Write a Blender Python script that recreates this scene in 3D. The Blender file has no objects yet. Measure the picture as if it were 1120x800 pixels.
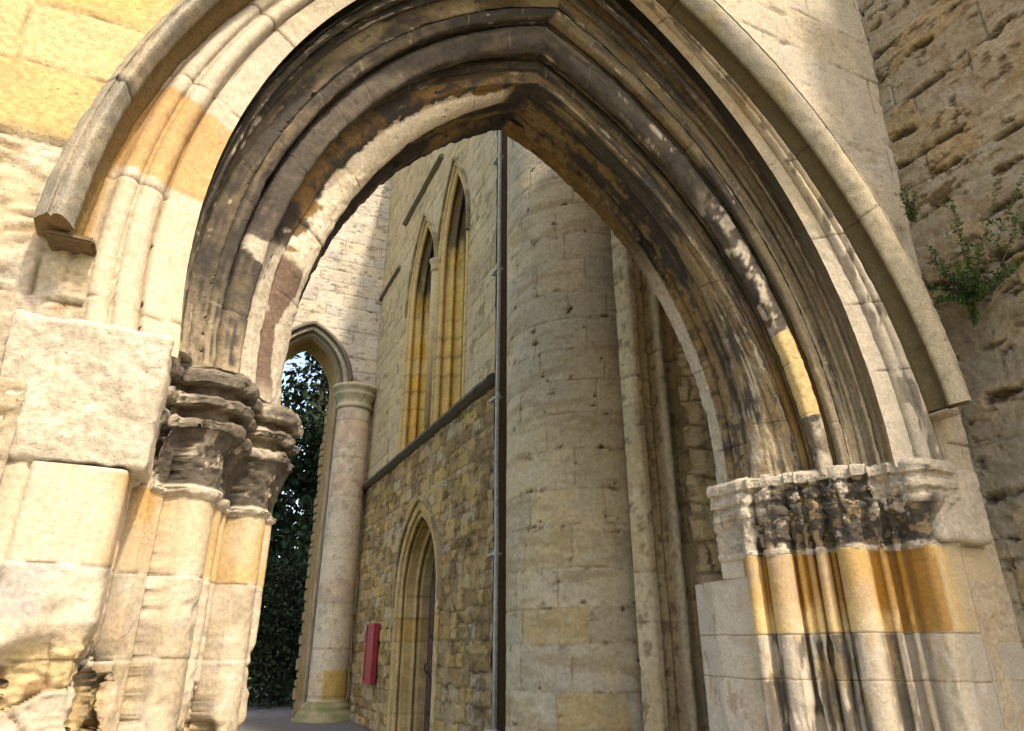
import bpy, math, random
import numpy as np
from mathutils import Vector, Euler

random.seed(7)
RNG = np.random.default_rng(11)
scene = bpy.context.scene
COL = scene.collection
ZE = 1.25                      # camera height above the path

# ------------------------------------------------------------------ noise
def _h(ix, iy, iz, seed):
    n = (ix.astype(np.int64) * 374761393 + iy.astype(np.int64) * 668265263 + iz.astype(np.int64) * 2147483647 + seed * 1274126177)
    n = (n ^ (n >> 13)) & 0xffffffff
    n = (n * 1274126177) & 0xffffffff
    n = (n ^ (n >> 16)) & 0xffffffff
    n = (n * 2246822519) & 0xffffffff
    n = n ^ (n >> 15)
    return (n & 0xffffff) / float(0xffffff)

def vnoise(P, seed=0):
    x, y, z = P[..., 0], P[..., 1], P[..., 2]
    ix, iy, iz = np.floor(x), np.floor(y), np.floor(z)
    fx, fy, fz = x - ix, y - iy, z - iz
    fx = fx * fx * fx * (fx * (fx * 6 - 15) + 10); fy = fy * fy * fy * (fy * (fy * 6 - 15) + 10); fz = fz * fz * fz * (fz * (fz * 6 - 15) + 10)
    r = 0
    for a in (0, 1):
        for b in (0, 1):
            for c in (0, 1):
                w = (fx if a else 1 - fx) * (fy if b else 1 - fy) * (fz if c else 1 - fz)
                r = r + w * _h(ix + a, iy + b, iz + c, seed)
    return r * 2 - 1

ROT = np.array([[.80, .36, -.48], [-.6, .48, -.64], [0, .8, .6]])
def fbm(P, freq, octaves=4, seed=0, gain=.5):
    s, a, t = 0, 1.0, 0
    Q = P * freq
    for o in range(octaves):
        s = s + a * vnoise(Q, seed + o * 17); t += a
        a *= gain; Q = Q @ ROT * 2.03 + 5.3
    return s / t * 1.6

def worley(P, freq, seed):
    """broken facets: signed tilt of the nearest cell's face, its hash, and the distance to the next cell"""
    Q = P * freq; b = np.floor(Q)
    d1 = np.full(Q.shape[:-1], 9.0); d2 = d1.copy(); h = d1 * 0; tilt = d1 * 0
    for i in (-1, 0, 1):
        for j in (-1, 0, 1):
            for k in (-1, 0, 1):
                c = b + [i, j, k]
                r = [_h(c[..., 0], c[..., 1], c[..., 2], seed + q) for q in range(6)]
                off = c + np.stack(r[:3], -1) - Q; d = np.linalg.norm(off, axis=-1)
                t = off[..., 0] * (r[3] - .5) + off[..., 1] * (r[4] - .5) + off[..., 2] * (r[5] - .5)
                n = d < d1
                d2 = np.where(n, d1, np.minimum(d2, d)); h = np.where(n, r[3] * .5 + r[4] * .5, h); tilt = np.where(n, t, tilt); d1 = np.where(n, d, d1)
    return tilt / freq, h, (d2 - d1) / freq

def sst(a, b, x):
    t = np.clip((x - a) / (b - a), 0, 1)
    return t * t * (3 - 2 * t)

def mix(c, d, f):
    f = np.asarray(f)[..., None]
    return c * (1 - f) + np.asarray(d) * f

def rnd(*k):
    a = [np.asarray(v) for v in k]
    return _h(np.floor(a[0] + 0.5), np.floor(a[1] + 0.5) if len(a) > 1 else a[0] * 0, np.floor(a[2] + 0.5) if len(a) > 2 else a[0] * 0, 5)

# ------------------------------------------------------------------ stone colours (linear)
PALE = np.array([.43, .375, .29]); CREAM = np.array([.44, .36, .24]); GREY = np.array([.34, .305, .245])
YELLOW = np.array([.41, .30, .145]); OCHRE = np.array([.42, .24, .065]); BROWN = np.array([.17, .105, .045])
CRUST = np.array([.040, .034, .027]); BEIGE = np.array([.38, .315, .215]); UMBER = np.array([.085, .058, .030])

# ------------------------------------------------------------------ object helpers
def empty(name, loc, label=None, cat=None, group=None, kind=None):
    o = bpy.data.objects.new(name, None); COL.objects.link(o); o.location = loc
    o.empty_display_size = .2
    if label: o['label'] = label
    if cat: o['category'] = cat
    if group: o['group'] = group
    if kind: o['kind'] = kind
    return o

def root_of(p):
    v = Vector((0, 0, 0))
    while p is not None:
        v += p.location; p = p.parent
    return v

def link(name, me, mat, parent=None):
    o = bpy.data.objects.new(name, me); COL.objects.link(o)
    if mat: me.materials.append(mat)
    if parent is not None:
        o.parent = parent
        v = root_of(parent)
        if v.length > 0:
            n = len(me.vertices); co = np.empty(n * 3, np.float32); me.vertices.foreach_get('co', co)
            co = co.reshape(-1, 3) - np.array(v, np.float32); me.vertices.foreach_set('co', co.ravel()); me.update()
    return o

def raw_mesh(name, V, F, col=None, smooth=True):
    """V (n,3), F (m,4) or list of index lists"""
    me = bpy.data.meshes.new(name)
    V = np.asarray(V, np.float32)
    me.vertices.add(len(V)); me.vertices.foreach_set('co', V.ravel())
    if isinstance(F, np.ndarray):
        m, k = F.shape
        me.loops.add(m * k); me.polygons.add(m)
        me.loops.foreach_set('vertex_index', F.astype(np.int32).ravel())
        me.polygons.foreach_set('loop_start', np.arange(0, m * k, k, dtype=np.int32))
        me.polygons.foreach_set('loop_total', np.full(m, k, np.int32))
        nf = m
    else:
        lt = np.array([len(f) for f in F], np.int32); nf = len(F)
        me.loops.add(int(lt.sum())); me.polygons.add(nf)
        me.loops.foreach_set('vertex_index', np.array([i for f in F for i in f], np.int32))
        me.polygons.foreach_set('loop_start', np.concatenate([[0], np.cumsum(lt)[:-1]]).astype(np.int32))
        me.polygons.foreach_set('loop_total', lt)
    me.polygons.foreach_set('use_smooth', np.full(nf, smooth, bool))
    me.update(calc_edges=True)
    if col is not None:
        ca = me.color_attributes.new('Col', 'FLOAT_COLOR', 'POINT')
        c = np.ones((len(V), 4), np.float32); q = np.asarray(col, np.float32).reshape(-1, 3); lum = q @ np.array([.3, .55, .15], np.float32)
        c[:, :3] = np.clip(lum[:, None] + (q - lum[:, None]) * 1.12, .004, .9)
        ca.data.foreach_set('color', c.ravel())
    return me

def grid_faces(nu, nv, mask=None, flip=False):
    i = np.arange(nu - 1)[:, None] * nv + np.arange(nv - 1)[None, :]
    a = np.stack([i, i + nv, i + nv + 1, i + 1], -1)
    if flip: a = a[..., ::-1]
    a = a.reshape(-1, 4)
    if mask is not None: a = a[mask.reshape(-1)]
    return a

def grid_obj(name, P, col, mat, parent=None, mask=None, flip=False, smooth=True):
    nu, nv = P.shape[:2]
    F = grid_faces(nu, nv, mask, flip)
    V = P.reshape(-1, 3); C = np.broadcast_to(col, P.shape).reshape(-1, 3)
    if mask is not None:
        used = np.zeros(len(V), bool); used[F.ravel()] = True
        idx = np.cumsum(used) - 1
        V = V[used]; C = C[used]; F = idx[F]
    return link(name, raw_mesh(name, V, F, C, smooth), mat, parent)

def normals(P, flip=False):
    du = np.gradient(P, axis=0); dv = np.gradient(P, axis=1)
    n = np.cross(du, dv); n /= np.linalg.norm(n, axis=-1, keepdims=True) + 1e-12
    return -n if flip else n

class MB:
    """collects boxes, tubes and prisms into one mesh"""
    def __init__(s): s.v = []; s.f = []
    def add(s, V, F):
        b = len(s.v); s.v += [tuple(map(float, p)) for p in V]; s.f += [[b + i for i in f] for f in F]
    def box(s, lo, hi, bev=0.0):
        (x0, y0, z0), (x1, y1, z1) = lo, hi
        if bev <= 0:
            V = [(x, y, z) for x in (x0, x1) for y in (y0, y1) for z in (z0, z1)]
            s.add(V, [[0, 1, 3, 2], [4, 6, 7, 5], [0, 4, 5, 1], [2, 3, 7, 6], [0, 2, 6, 4], [1, 5, 7, 3]])
        else:
            import bmesh
            bm = bmesh.new(); bmesh.ops.create_cube(bm, size=1)
            for v in bm.verts: v.co = Vector(((x0 + x1) / 2 + v.co.x * (x1 - x0), (y0 + y1) / 2 + v.co.y * (y1 - y0), (z0 + z1) / 2 + v.co.z * (z1 - z0)))
            bmesh.ops.bevel(bm, geom=bm.edges[:], offset=bev, segments=2, affect='EDGES')
            bm.verts.index_update()
            s.add([v.co[:] for v in bm.verts], [[v.index for v in f.verts] for f in bm.faces]); bm.free()
    def tube(s, pts, rads, n=10, cap=True):
        pts = [Vector(p) for p in pts]
        if not isinstance(rads, (list, tuple)): rads = [rads] * len(pts)
        b = len(s.v); up = Vector((.31, .17, .93))
        for i, p in enumerate(pts):
            t = (pts[min(i + 1, len(pts) - 1)] - pts[max(i - 1, 0)]).normalized()
            if abs(t.dot(up)) > .95: up = Vector((1, .2, .1))
            a = t.cross(up).normalized(); c = t.cross(a)
            for k in range(n):
                q = p + (a * math.cos(k * 2 * math.pi / n) + c * math.sin(k * 2 * math.pi / n)) * rads[i]
                s.v.append(tuple(q))
        for i in range(len(pts) - 1):
            for k in range(n):
                s.f.append([b + i * n + k, b + i * n + (k + 1) % n, b + (i + 1) * n + (k + 1) % n, b + (i + 1) * n + k])
        if cap:
            s.f.append([b + k for k in range(n)][::-1]); s.f.append([b + (len(pts) - 1) * n + k for k in range(n)])
    def build(s, name, mat, parent=None, smooth=False):
        return link(name, raw_mesh(name, np.array(s.v), s.f, None, smooth), mat, parent)

# ------------------------------------------------------------------ materials
def new_mat(name):
    m = bpy.data.materials.new(name); m.use_nodes = True
    nt = m.node_tree; nt.nodes.clear()
    out = nt.nodes.new('ShaderNodeOutputMaterial'); b = nt.nodes.new('ShaderNodeBsdfPrincipled')
    nt.links.new(b.outputs[0], out.inputs[0])
    b.inputs['Roughness'].default_value = .9
    b.inputs['Specular IOR Level'].default_value = .25
    return m, nt, b

def stone_mat(name, fine=70., bump=.75, dist=.004, var=.34, pits=0.5, speck=.3, broad=.13):
    m, nt, b = new_mat(name); N = nt.nodes.new; L = nt.links.new
    tc = N('ShaderNodeTexCoord'); at = N('ShaderNodeAttribute'); at.attribute_name = 'Col'
    n1 = N('ShaderNodeTexNoise'); n1.inputs['Scale'].default_value = fine; n1.inputs['Detail'].default_value = 8; n1.inputs['Roughness'].default_value = .68
    n2 = N('ShaderNodeTexNoise'); n2.inputs['Scale'].default_value = fine * .17; n2.inputs['Detail'].default_value = 6; n2.inputs['Roughness'].default_value = .6
    vo = N('ShaderNodeTexVoronoi'); vo.inputs['Scale'].default_value = fine * .8
    for t in (n1, n2, vo): L(tc.outputs['Object'], t.inputs['Vector'])
    r1 = N('ShaderNodeMapRange'); r1.inputs['From Min'].default_value = .25; r1.inputs['From Max'].default_value = .75
    r1.inputs['To Min'].default_value = 1 - var; r1.inputs['To Max'].default_value = 1 + var * .6
    L(n1.outputs['Fac'], r1.inputs['Value'])
    r2 = N('ShaderNodeMapRange'); r2.inputs['From Min'].default_value = .3; r2.inputs['From Max'].default_value = .7
    r2.inputs['To Min'].default_value = 1 - broad; r2.inputs['To Max'].default_value = 1 + broad * .5
    L(n2.outputs['Fac'], r2.inputs['Value'])
    mu = N('ShaderNodeMath'); mu.operation = 'MULTIPLY'; L(r1.outputs[0], mu.inputs[0]); L(r2.outputs[0], mu.inputs[1])
    # small dark pits
    pt = N('ShaderNodeMapRange'); pt.inputs['From Min'].default_value = .06; pt.inputs['From Max'].default_value = .2
    pt.inputs['To Min'].default_value = 1 - speck; pt.inputs['To Max'].default_value = 1
    L(vo.outputs['Distance'], pt.inputs['Value'])
    gate = N('ShaderNodeMapRange'); gate.inputs['From Min'].default_value = .5; gate.inputs['From Max'].default_value = .6
    L(n2.outputs['Fac'], gate.inputs['Value'])
    mm = N('ShaderNodeMix'); mm.data_type = 'FLOAT'; L(gate.outputs[0], mm.inputs['Factor']); mm.inputs['A'].default_value = 1; L(pt.outputs[0], mm.inputs['B'])
    mu2 = N('ShaderNodeMath'); mu2.operation = 'MULTIPLY'; L(mu.outputs[0], mu2.inputs[0]); L(mm.outputs[0], mu2.inputs[1])
    vm = N('ShaderNodeVectorMath'); vm.operation = 'SCALE'; L(at.outputs['Color'], vm.inputs[0]); L(mu2.outputs[0], vm.inputs['Scale'])
    L(vm.outputs[0], b.inputs['Base Color'])
    hs = N('ShaderNodeMath'); hs.operation = 'MULTIPLY_ADD'; L(n2.outputs['Fac'], hs.inputs[0]); hs.inputs[1].default_value = .9; L(n1.outputs['Fac'], hs.inputs[2])
    h2 = N('ShaderNodeMath'); h2.operation = 'MULTIPLY_ADD'; L(mm.outputs[0], h2.inputs[0]); h2.inputs[1].default_value = pits; L(hs.outputs[0], h2.inputs[2])
    bp = N('ShaderNodeBump'); bp.inputs['Strength'].default_value = bump; bp.inputs['Distance'].default_value = dist
    L(h2.outputs[0], bp.inputs['Height']); L(bp.outputs[0], b.inputs['Normal'])
    return m

def plain_mat(name, c, rough=.7, var=.3, scale=30., metal=0, spec=.3, bump=.2):
    m, nt, b = new_mat(name); N = nt.nodes.new; L = nt.links.new
    tc = N('ShaderNodeTexCoord'); n = N('ShaderNodeTexNoise'); n.inputs['Scale'].default_value = scale; n.inputs['Detail'].default_value = 7
    L(tc.outputs['Object'], n.inputs['Vector'])
    cr = N('ShaderNodeValToRGB'); c = np.array(c)
    cr.color_ramp.elements[0].position = .3; cr.color_ramp.elements[1].position = .7
    cr.color_ramp.elements[0].color = (*np.clip(c * (1 - var), 0, 1), 1); cr.color_ramp.elements[1].color = (*np.clip(c * (1 + var), 0, 1), 1)
    L(n.outputs['Fac'], cr.inputs[0]); L(cr.outputs[0], b.inputs['Base Color'])
    bp = N('ShaderNodeBump'); bp.inputs['Strength'].default_value = bump; bp.inputs['Distance'].default_value = .01
    L(n.outputs['Fac'], bp.inputs['Height']); L(bp.outputs[0], b.inputs['Normal'])
    b.inputs['Roughness'].default_value = rough; b.inputs['Metallic'].default_value = metal; b.inputs['Specular IOR Level'].default_value = spec
    return m

M_STONE = stone_mat('dressed_limestone')
M_ROUGH = stone_mat('weathered_limestone', fine=48, bump=1.0, dist=.007, var=.44, speck=.45)
M_FAR = stone_mat('wall_limestone', fine=28, bump=.8, dist=.008, var=.36, speck=.35)
M_HOOD = stone_mat('lichened_limestone', fine=120, bump=.6, dist=.004, var=.6, speck=.5, broad=.15)
M_PIPE = plain_mat('lead_grey_metal', (.40, .39, .36), .75, .25, 20, 0)
M_RED = plain_mat('faded_red_paint', (.24, .018, .028), .5, .22, 14, 0, .35, .08)
M_WHITE = plain_mat('pale_metal', (.6, .58, .52), .5, .1)
M_OAK = plain_mat('old_oak', (.085, .055, .045), .75, .4, 12)
M_IRON = plain_mat('black_iron', (.018, .018, .018), .5, .3)
M_GLASS = plain_mat('dark_leaded_glass', (.012, .013, .015), .25, .4, 9, 0, .5, .3)
M_LEAF = plain_mat('fern_leaf', (.052, .085, .020), .7, .7, 9)
M_DRY = plain_mat('dry_stalk', (.36, .30, .19), .8, .3, 25)
M_TWIG = plain_mat('grey_twig', (.12, .10, .075), .85, .4, 25)
M_DARKLEAF = plain_mat('yew_leaf', (.020, .036, .017), .7, .7, 3, 0, .15, .5)
M_MIDLEAF = plain_mat('laurel_leaf', (.02, .035, .012), .7, .5, 6, 0, .2)
M_BARK = plain_mat('bark', (.06, .045, .03), .9, .4, 12)
M_GRAVEL = plain_mat('gravel', (.33, .295, .235), .95, .35, 60, 0, .2, .6)
M_ASPHALT = plain_mat('old_asphalt', (.115, .108, .105), .95, .35, 60, 0, .2, .6)
M_GRASS = plain_mat('grass_ground', (.05, .075, .022), .95, .45, 3, 0, .2, .5)

# ------------------------------------------------------------------ masonry layout
def blocks(u, v, courses, length, seed, warp=.008, lenvar=.35):
    """distance to nearest joint and per-block hashes"""
    Q = np.stack([u, v, u * 0 + seed * 3.1], -1)
    u = u + warp * fbm(Q, 3.5, 3, seed); v = v + warp * fbm(Q, 4.0, 3, seed + 50)
    c = np.asarray(courses, float)
    ci = np.clip(np.searchsorted(c, v) - 1, 0, len(c) - 2)
    dv = np.minimum(v - c[ci], c[ci + 1] - v)
    L = length * (0.8 + .5 * rnd(ci, ci * 0 + seed, ci * 0))
    off = rnd(ci, ci * 0 + seed, ci * 0 + 1) * length
    t = (u - off) / L
    k = np.floor(t)
    def jp(kk): return (kk + (rnd(kk + 500, ci, ci * 0 + seed) - .5) * 2 * lenvar * .5)
    lo = jp(k); k = np.where(t < lo, k - 1, k); hi = jp(k + 1); k = np.where(t >= hi, k + 1, k)
    du = np.minimum(t - jp(k), jp(k + 1) - t) * L
    d = np.minimum(du, dv)
    h = rnd(k + 900, ci, ci * 0 + seed + 7); h2 = rnd(k + 300, ci, ci * 0 + seed + 13); h3 = rnd(k + 100, ci, ci * 0 + seed + 23)
    return d, h, h2, h3, ci

def course_list(a, b, h, var, seed):
    r = random.Random(seed); z = a; out = [a]
    while z < b:
        z += h * (1 + var * (r.random() * 2 - 1)); out.append(z)
    return out

def spaced(parts):
    """concatenate linspaces: (start, stop, step)"""
    out = []
    for a, b, s in parts:
        n = max(2, int(round(abs(b - a) / s)) + 1); l = np.linspace(a, b, n)
        out += list(l if not out else l[1:])
    return np.array(out)

# ================================================================== THE ARCHWAY
XC, Z0 = 1.514, .885 + ZE
ARCH = empty('stone_archway', (XC, 2.6, 0), 'large weathered pointed stone archway with black crusted mouldings framing the whole view', 'archway')
#          hw     zA     RL    RR    Y          (half width, apex height, curve radius left and right, depth)
KEY = dict(
    hood_out=(2.085, 3.776, 2.85, 2.98, 2.05, 0),
    hood_line=(2.035, 3.715, 2.74, 2.95, 1.985, 0),
    hood_in=(1.962, 3.572, 2.47, 3.09, 2.045, 0),
    ring=(1.945, 3.560, 2.40, 3.15, 2.11, 0),
    arris=(1.656, 3.600, 2.47, 3.14, 2.225, 0),
    mid=(1.645, 3.560, 2.47, 3.08, 2.26, -.02),
    roll=(1.525, 3.295, 2.43, 2.675, 2.505, -.165),
    white=(1.411, 3.033, 1.94, 2.70, 2.64, -.122),
    front=(1.273, 3.080, 2.27, 2.15, 2.815, -.115),
    rear=(1.266, 3.045, 2.22, 2.23, 3.10, -.166),
    back=(1.68, 3.50, 2.75, 2.75, 3.47, -.1),
)
for k in KEY: KEY[k] = np.array(KEY[k], float) + np.array([0, ZE, 0, 0, 0, 0])

def arch_side(rows, side, n):
    """rows (m,5) -> points (m,n,3) from the springing to the apex; arc fraction"""
    dx = rows[:, 5]; hw, zA, R, Y = rows[:, 0] - side * dx, rows[:, 1], rows[:, 2 if side < 0 else 3], rows[:, 4]
    p = np.stack([hw, np.full_like(hw, Z0)], -1); q = np.stack([hw * 0, zA], -1)
    d = q - p; l = np.linalg.norm(d, axis=1); h = np.sqrt(np.maximum(R * R - l * l / 4, 0))
    nrm = np.stack([-d[:, 1], d[:, 0]], -1) / l[:, None]
    c = (p + q) / 2 + nrm * h[:, None]; c2 = (p + q) / 2 - nrm * h[:, None]
    c = np.where((c.sum(1) < c2.sum(1))[:, None], c, c2)
    a0 = np.arctan2(p[:, 1] - c[:, 1], p[:, 0] - c[:, 0]); a1 = np.arctan2(q[:, 1] - c[:, 1], q[:, 0] - c[:, 0])
    t = np.linspace(0, 1, n)
    a = a0[:, None] + (a1 - a0)[:, None] * t[None]
    x = c[:, :1] + R[:, None] * np.cos(a); z = c[:, 1:] + R[:, None] * np.sin(a)
    P = np.stack([XC + dx[:, None] + side * x, np.broadcast_to(Y[:, None], x.shape), z], -1)
    foot = P[:, :1] - np.array([0, 0, .035])          # a short stilt that sits down on the capital
    return np.concatenate([foot, P], 1), np.concatenate([[0.0], t])

def profile_rows(keys, s, n):
    """profile points along the chain of key lines: s metres along, n metres out of it"""
    K = np.array(keys); ln = np.hypot(np.diff(K[:, 0]), np.diff(K[:, 4])); cum = np.concatenate([[0], np.cumsum(ln)])
    sc = np.clip(s, -.05, cum[-1] + .05)
    i = np.clip(np.searchsorted(cum, sc) - 1, 0, len(ln) - 1)
    t = ((sc - cum[i]) / ln[i])[:, None]
    r = K[i] * (1 - t) + K[i + 1] * t
    d = K[-1] - K[0]; l = np.hypot(d[0], d[4]); nx, ny = -d[4] / l, d[0] / l
    r[:, 0] += n * nx; r[:, 1] += n * nx * 1.12; r[:, 4] += n * ny
    return r, cum[-1]

def seglen(A, B): return float(np.hypot(B[0] - A[0], B[4] - A[4]))

def rolls(s, base, items):
    n = np.array(base, float) * np.ones_like(s)
    for (c, r, n0) in items:
        q = r * r - (s - c) ** 2
        n = np.maximum(n, np.where(q > 0, n0 + np.sqrt(np.maximum(q, 0)), -9))
    return n

def sweep(name, rows, nside, paint, mat, parent, rough=.003, vlen=.34, seed=1, zcut=None, joint=.0045, chip=.004, jd=.004):
    """the moulding swept up the left side, over the apex and down the right side as one mesh"""
    m = len(rows)
    PL, t = arch_side(rows, -1, nside); PR, _ = arch_side(rows, 1, nside)
    iL = np.ones(len(t), bool); iR = iL.copy()
    if zcut: iL = PL[len(rows) // 2, :, 2] >= zcut[0] + ZE; iR = PR[len(rows) // 2, :, 2] >= zcut[1] + ZE
    P = np.concatenate([PL[:, iL], PR[:, iR][:, ::-1][:, 1:]], 1)
    tt = np.concatenate([t[iL], t[iR][::-1][1:]]); sd = np.concatenate([-np.ones(iL.sum()), np.ones(iR.sum() - 1)])
    N = normals(P, flip=False)
    # make the normals point to the viewer's side of the moulding
    view = np.array([0.3, 0, 1.4]) - P
    if (np.sum(N * view, -1) > 0).mean() < .5: N = -N; flip = True
    else: flip = False
    side = np.broadcast_to(sd, P.shape[:2]); T = np.broadcast_to(tt, P.shape[:2])
    mid = rows[m // 2]; Ls = 2.6
    u = np.where(side < 0, 0, 40) + T * Ls
    # voussoir joints
    k = np.floor(u / vlen)
    def jp(kk): return (kk + (rnd(kk, kk * 0 + seed) - .5) * .5) * vlen
    k = np.where(u < jp(k), k - 1, k); k = np.where(u >= jp(k + 1), k + 1, k)
    uj = u + .006 * fbm(P, 9, 2, seed)
    d = np.minimum(uj - jp(k), jp(k + 1) - uj)
    h = rnd(k + 70, k * 0 + seed, k * 0); h2 = rnd(k + 170, k * 0 + seed, k * 0 + 3)
    J = 1 - sst(0, joint, d)
    f1 = fbm(P, 7, 4, seed); f2 = fbm(P, 28, 4, seed + 3)
    er = np.maximum(0, f1 - .25) * chip * 2.5
    disp = rough * (f1 * 1.2 + f2 * .8) - J * jd - er + (h - .5) * jd * .8
    P2 = P + N * disp[..., None]
    v = np.linspace(0, 1, m)[:, None] * np.ones_like(T)
    col = paint(P, side, T, v, h, h2, f1, f2, J)
    o = grid_obj(name, P2, col, mat, parent, flip=flip)
    return o, P2, flip

def base_tone(h, h2, a=PALE, b=CREAM, c=GREY):
    o = mix(np.broadcast_to(a, h.shape + (3,)), b, sst(.2, .9, h))
    return mix(o, c, sst(.55, 1, h2) * .6)

# ---- hood mould: a closed section with its two ends cut off above the springing
def hood_rows():
    A, L, B = KEY['hood_out'], KEY['hood_line'], KEY['hood_in']
    R = []
    foot = A.copy(); foot[4] = 2.22; R.append(foot)
    R.append(A)
    for t in np.linspace(.2, 1, 5): R.append(A * (1 - t) + L * t)
    for q, w_ in ((.002, .004), (.007, .020), (.012, .002)):                 # quirk line
        g = L.copy(); g[0] -= q; g[1] -= q; g[4] += w_; R.append(g)
    for a in np.linspace(0, 1, 14):
        L_ = L - np.array([.018, .018, 0, 0, 0, 0]); r = L_ * (1 - a) + B * a
        ang = math.pi * a
        r = r.copy(); r[4] -= .030 * math.sin(ang) ** .8 - .0; r[0] -= .0; R.append(r)
    for t in np.linspace(.1, 1, 8):
        r = B.copy(); r[4] += .13 * t; r[0] += .03 * math.sin(math.pi * min(t * 1.2, 1)) ; r[1] += .03 * math.sin(math.pi * min(t * 1.2, 1)); R.append(r)
    return np.array(R)

def paint_hood(P, side, T, v, h, h2, f1, f2, J):
    c = mix(np.broadcast_to(np.array([.25, .225, .175]), P.shape), [.33, .28, .20], sst(-.2, .5, f1))
    c = mix(c, [.42, .36, .25], (side > 0) * sst(.7, .35, T) * .7)
    c = mix(c, [.22, .18, .09], (side > 0) * sst(.45, .7, T) * sst(-.4, .3, f1) * .7)
    inner = sst(.70, .80, v)
    c = mix(c, [.18, .120, .052], inner * (side < 0)); c = mix(c, [.12, .092, .05], inner * (side > 0))
    c = mix(c, [.15, .13, .09], sst(.25, .7, f2) * .35)
    return mix(c, CRUST, J * .7)

hr = hood_rows()
hood, HP, hflip = sweep('hood_mould', hr, 360, paint_hood, M_HOOD, ARCH, rough=.003, vlen=.62, seed=3, zcut=(1.125, 1.175), joint=.005)
for e in (0, -1):       # the two cut ends
    ring = HP[:, e].copy(); cc = ring.mean(0)
    ring = np.concatenate([ring, [ring[-1] + [0, .03, 0], ring[0] + [0, .03, 0]]])
    me = raw_mesh('hood_end', ring, [list(range(len(ring)))], np.broadcast_to(np.array([.16, .11, .055]), ring.shape), False)
    link('hood_end', me, M_ROUGH, hood)
def slab(x0, x1, z, y0):      # thin corbel slab below each end
    b = MB(); b.box((x0, y0, z - .022), (x1, 2.2, z), .007); return b
def col_all(o, c):
    me = o.data; ca = me.color_attributes.new('Col', 'FLOAT_COLOR', 'POINT')
    a = np.ones((len(me.vertices), 4), np.float32); a[:, :3] = c; ca.data.foreach_set('color', a.ravel())
zl = HP[:, 0, 2].min(); zr = HP[:, -1, 2].min()
col_all(slab(XC - 2.05, XC - 1.925, zl - .004, 2.055).build('hood_stop', M_ROUGH, hood), UMBER * 1.5)
col_all(slab(XC + 1.93, XC + 2.04, zr - .010, 2.06).build('hood_stop', M_ROUGH, hood), BEIGE)

# ---- outer order: two rolls and a broad chamfer, pale
A, B = KEY['ring'], KEY['arris']; l = seglen(A, B)
s = spaced([(0, l, .004)])
n = np.where(s < .05, -.05 + .0 * s, 0.0)
n = rolls(s, np.where(s < .045, -.055, np.where(s < .185, -.022, np.where(s < .2, -.02, .0))), [(.075, .032, -.018), (.145, .044, -.020)])
n = np.where(s > .198, .004, n)
rows, _ = profile_rows([A, B], s, n)
def paint_outer(P, side, T, v, h, h2, f1, f2, J):
    c = base_tone(h, h2 * .8)
    L = side < 0
    c = mix(c, PALE * 1.06, L * .55)
    c = mix(c, YELLOW * np.array([.95, .8, .7]), L * sst(.155, .160, T + .004 * f2) * sst(.262, .257, T + .004 * f2) * .85)
    # right side: greyer with dark streaks in the hollows
    streak = sst(.05, .35, fbm(P * [1, 1, .35], 16, 3, 8) + .25 * fbm(P, 3, 2, 4)) * sst(.10, .22, v) * sst(.62, .5, v)
    c = mix(c, GREY * 1.05, (~L) * sst(-.1, .5, f1) * .55)
    c = mix(c, CRUST * 2.2, (~L) * streak * .75)
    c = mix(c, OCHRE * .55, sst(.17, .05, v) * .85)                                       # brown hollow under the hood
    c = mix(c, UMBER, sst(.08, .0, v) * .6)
    c = mix(c, OCHRE * .8, (~L) * sst(.45, .75, T) * sst(.0, .5, f1) * .5)
    c = mix(c, CREAM * .7, sst(.25, .7, f2) * .3)
    c = mix(c, BROWN * .8, np.exp(-((v - .36) / .012) ** 2) * .35 + np.exp(-((v - .625) / .012) ** 2) * .5)
    return mix(c, BROWN * .45, J * .75)
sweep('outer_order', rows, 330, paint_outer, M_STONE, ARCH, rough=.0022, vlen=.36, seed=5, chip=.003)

# ---- middle order: black crusted rolls in deep hollows; each roll is a piece of its own
MK = [KEY['mid'], KEY['roll'], KEY['white']]; l = seglen(MK[0], MK[1]) + seglen(MK[1], MK[2])
s = spaced([(0, l, .004)])
hol = np.full_like(s, -.085)
hol = np.where(s < .03, -.01 - 2.0 * s, hol); hol = np.where(s > l - .035, -.06 + (s - l + .035) * 1.7, hol)
hol = np.where(s < .17, -.012 - .085 * np.sin(np.clip(s / .17, 0, 1) * math.pi) ** .8, hol)
hol = np.where((s >= .17) & (s < .26), -.065, hol)
rows, _ = profile_rows(MK, s, hol)
def crusty(P, T, side, f1, f2, J, h, amount, under=BROWN, seed=40, v=None, W=.2):
    """black crust over brown stone, broken by pale spalls"""
    Q = np.stack([T * 2.7 + side * 7, v * W * 3.4, v * 0 + seed], -1)
    g = .45 * fbm(P, 3.2, 5, seed, .6) + .75 * fbm(Q * [.5, 1.6, 1], 4.2, 6, seed + 4, .62); g2 = .45 * fbm(P, 13, 4, seed + 9) + .75 * fbm(Q * [.45, 2.0, 1], 11, 5, seed + 5, .6)
    c = mix(np.broadcast_to(under, P.shape), CREAM * .45, sst(.25, .8, h) * .35)
    c = mix(c, CRUST * 1.1, sst(-.35, .25, g + amount))
    c = mix(c, [.130, .104, .066], sst(-.1, .5, g2) * .6)
    c = mix(c, PALE * .85, sst(.46, .54, g2 * .7 + g * .35 - amount * .45 + .16 * f2))
    low = sst(.14, .03, T + .03 * g2)
    c = mix(c, CREAM * .75, low * sst(-.3, .25, g2 + .25) * .75)
    c = mix(c, PALE * .55, J * .55 * (h > .45))
    return mix(c, CRUST * .8, J * .6 * (h <= .45))
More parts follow.
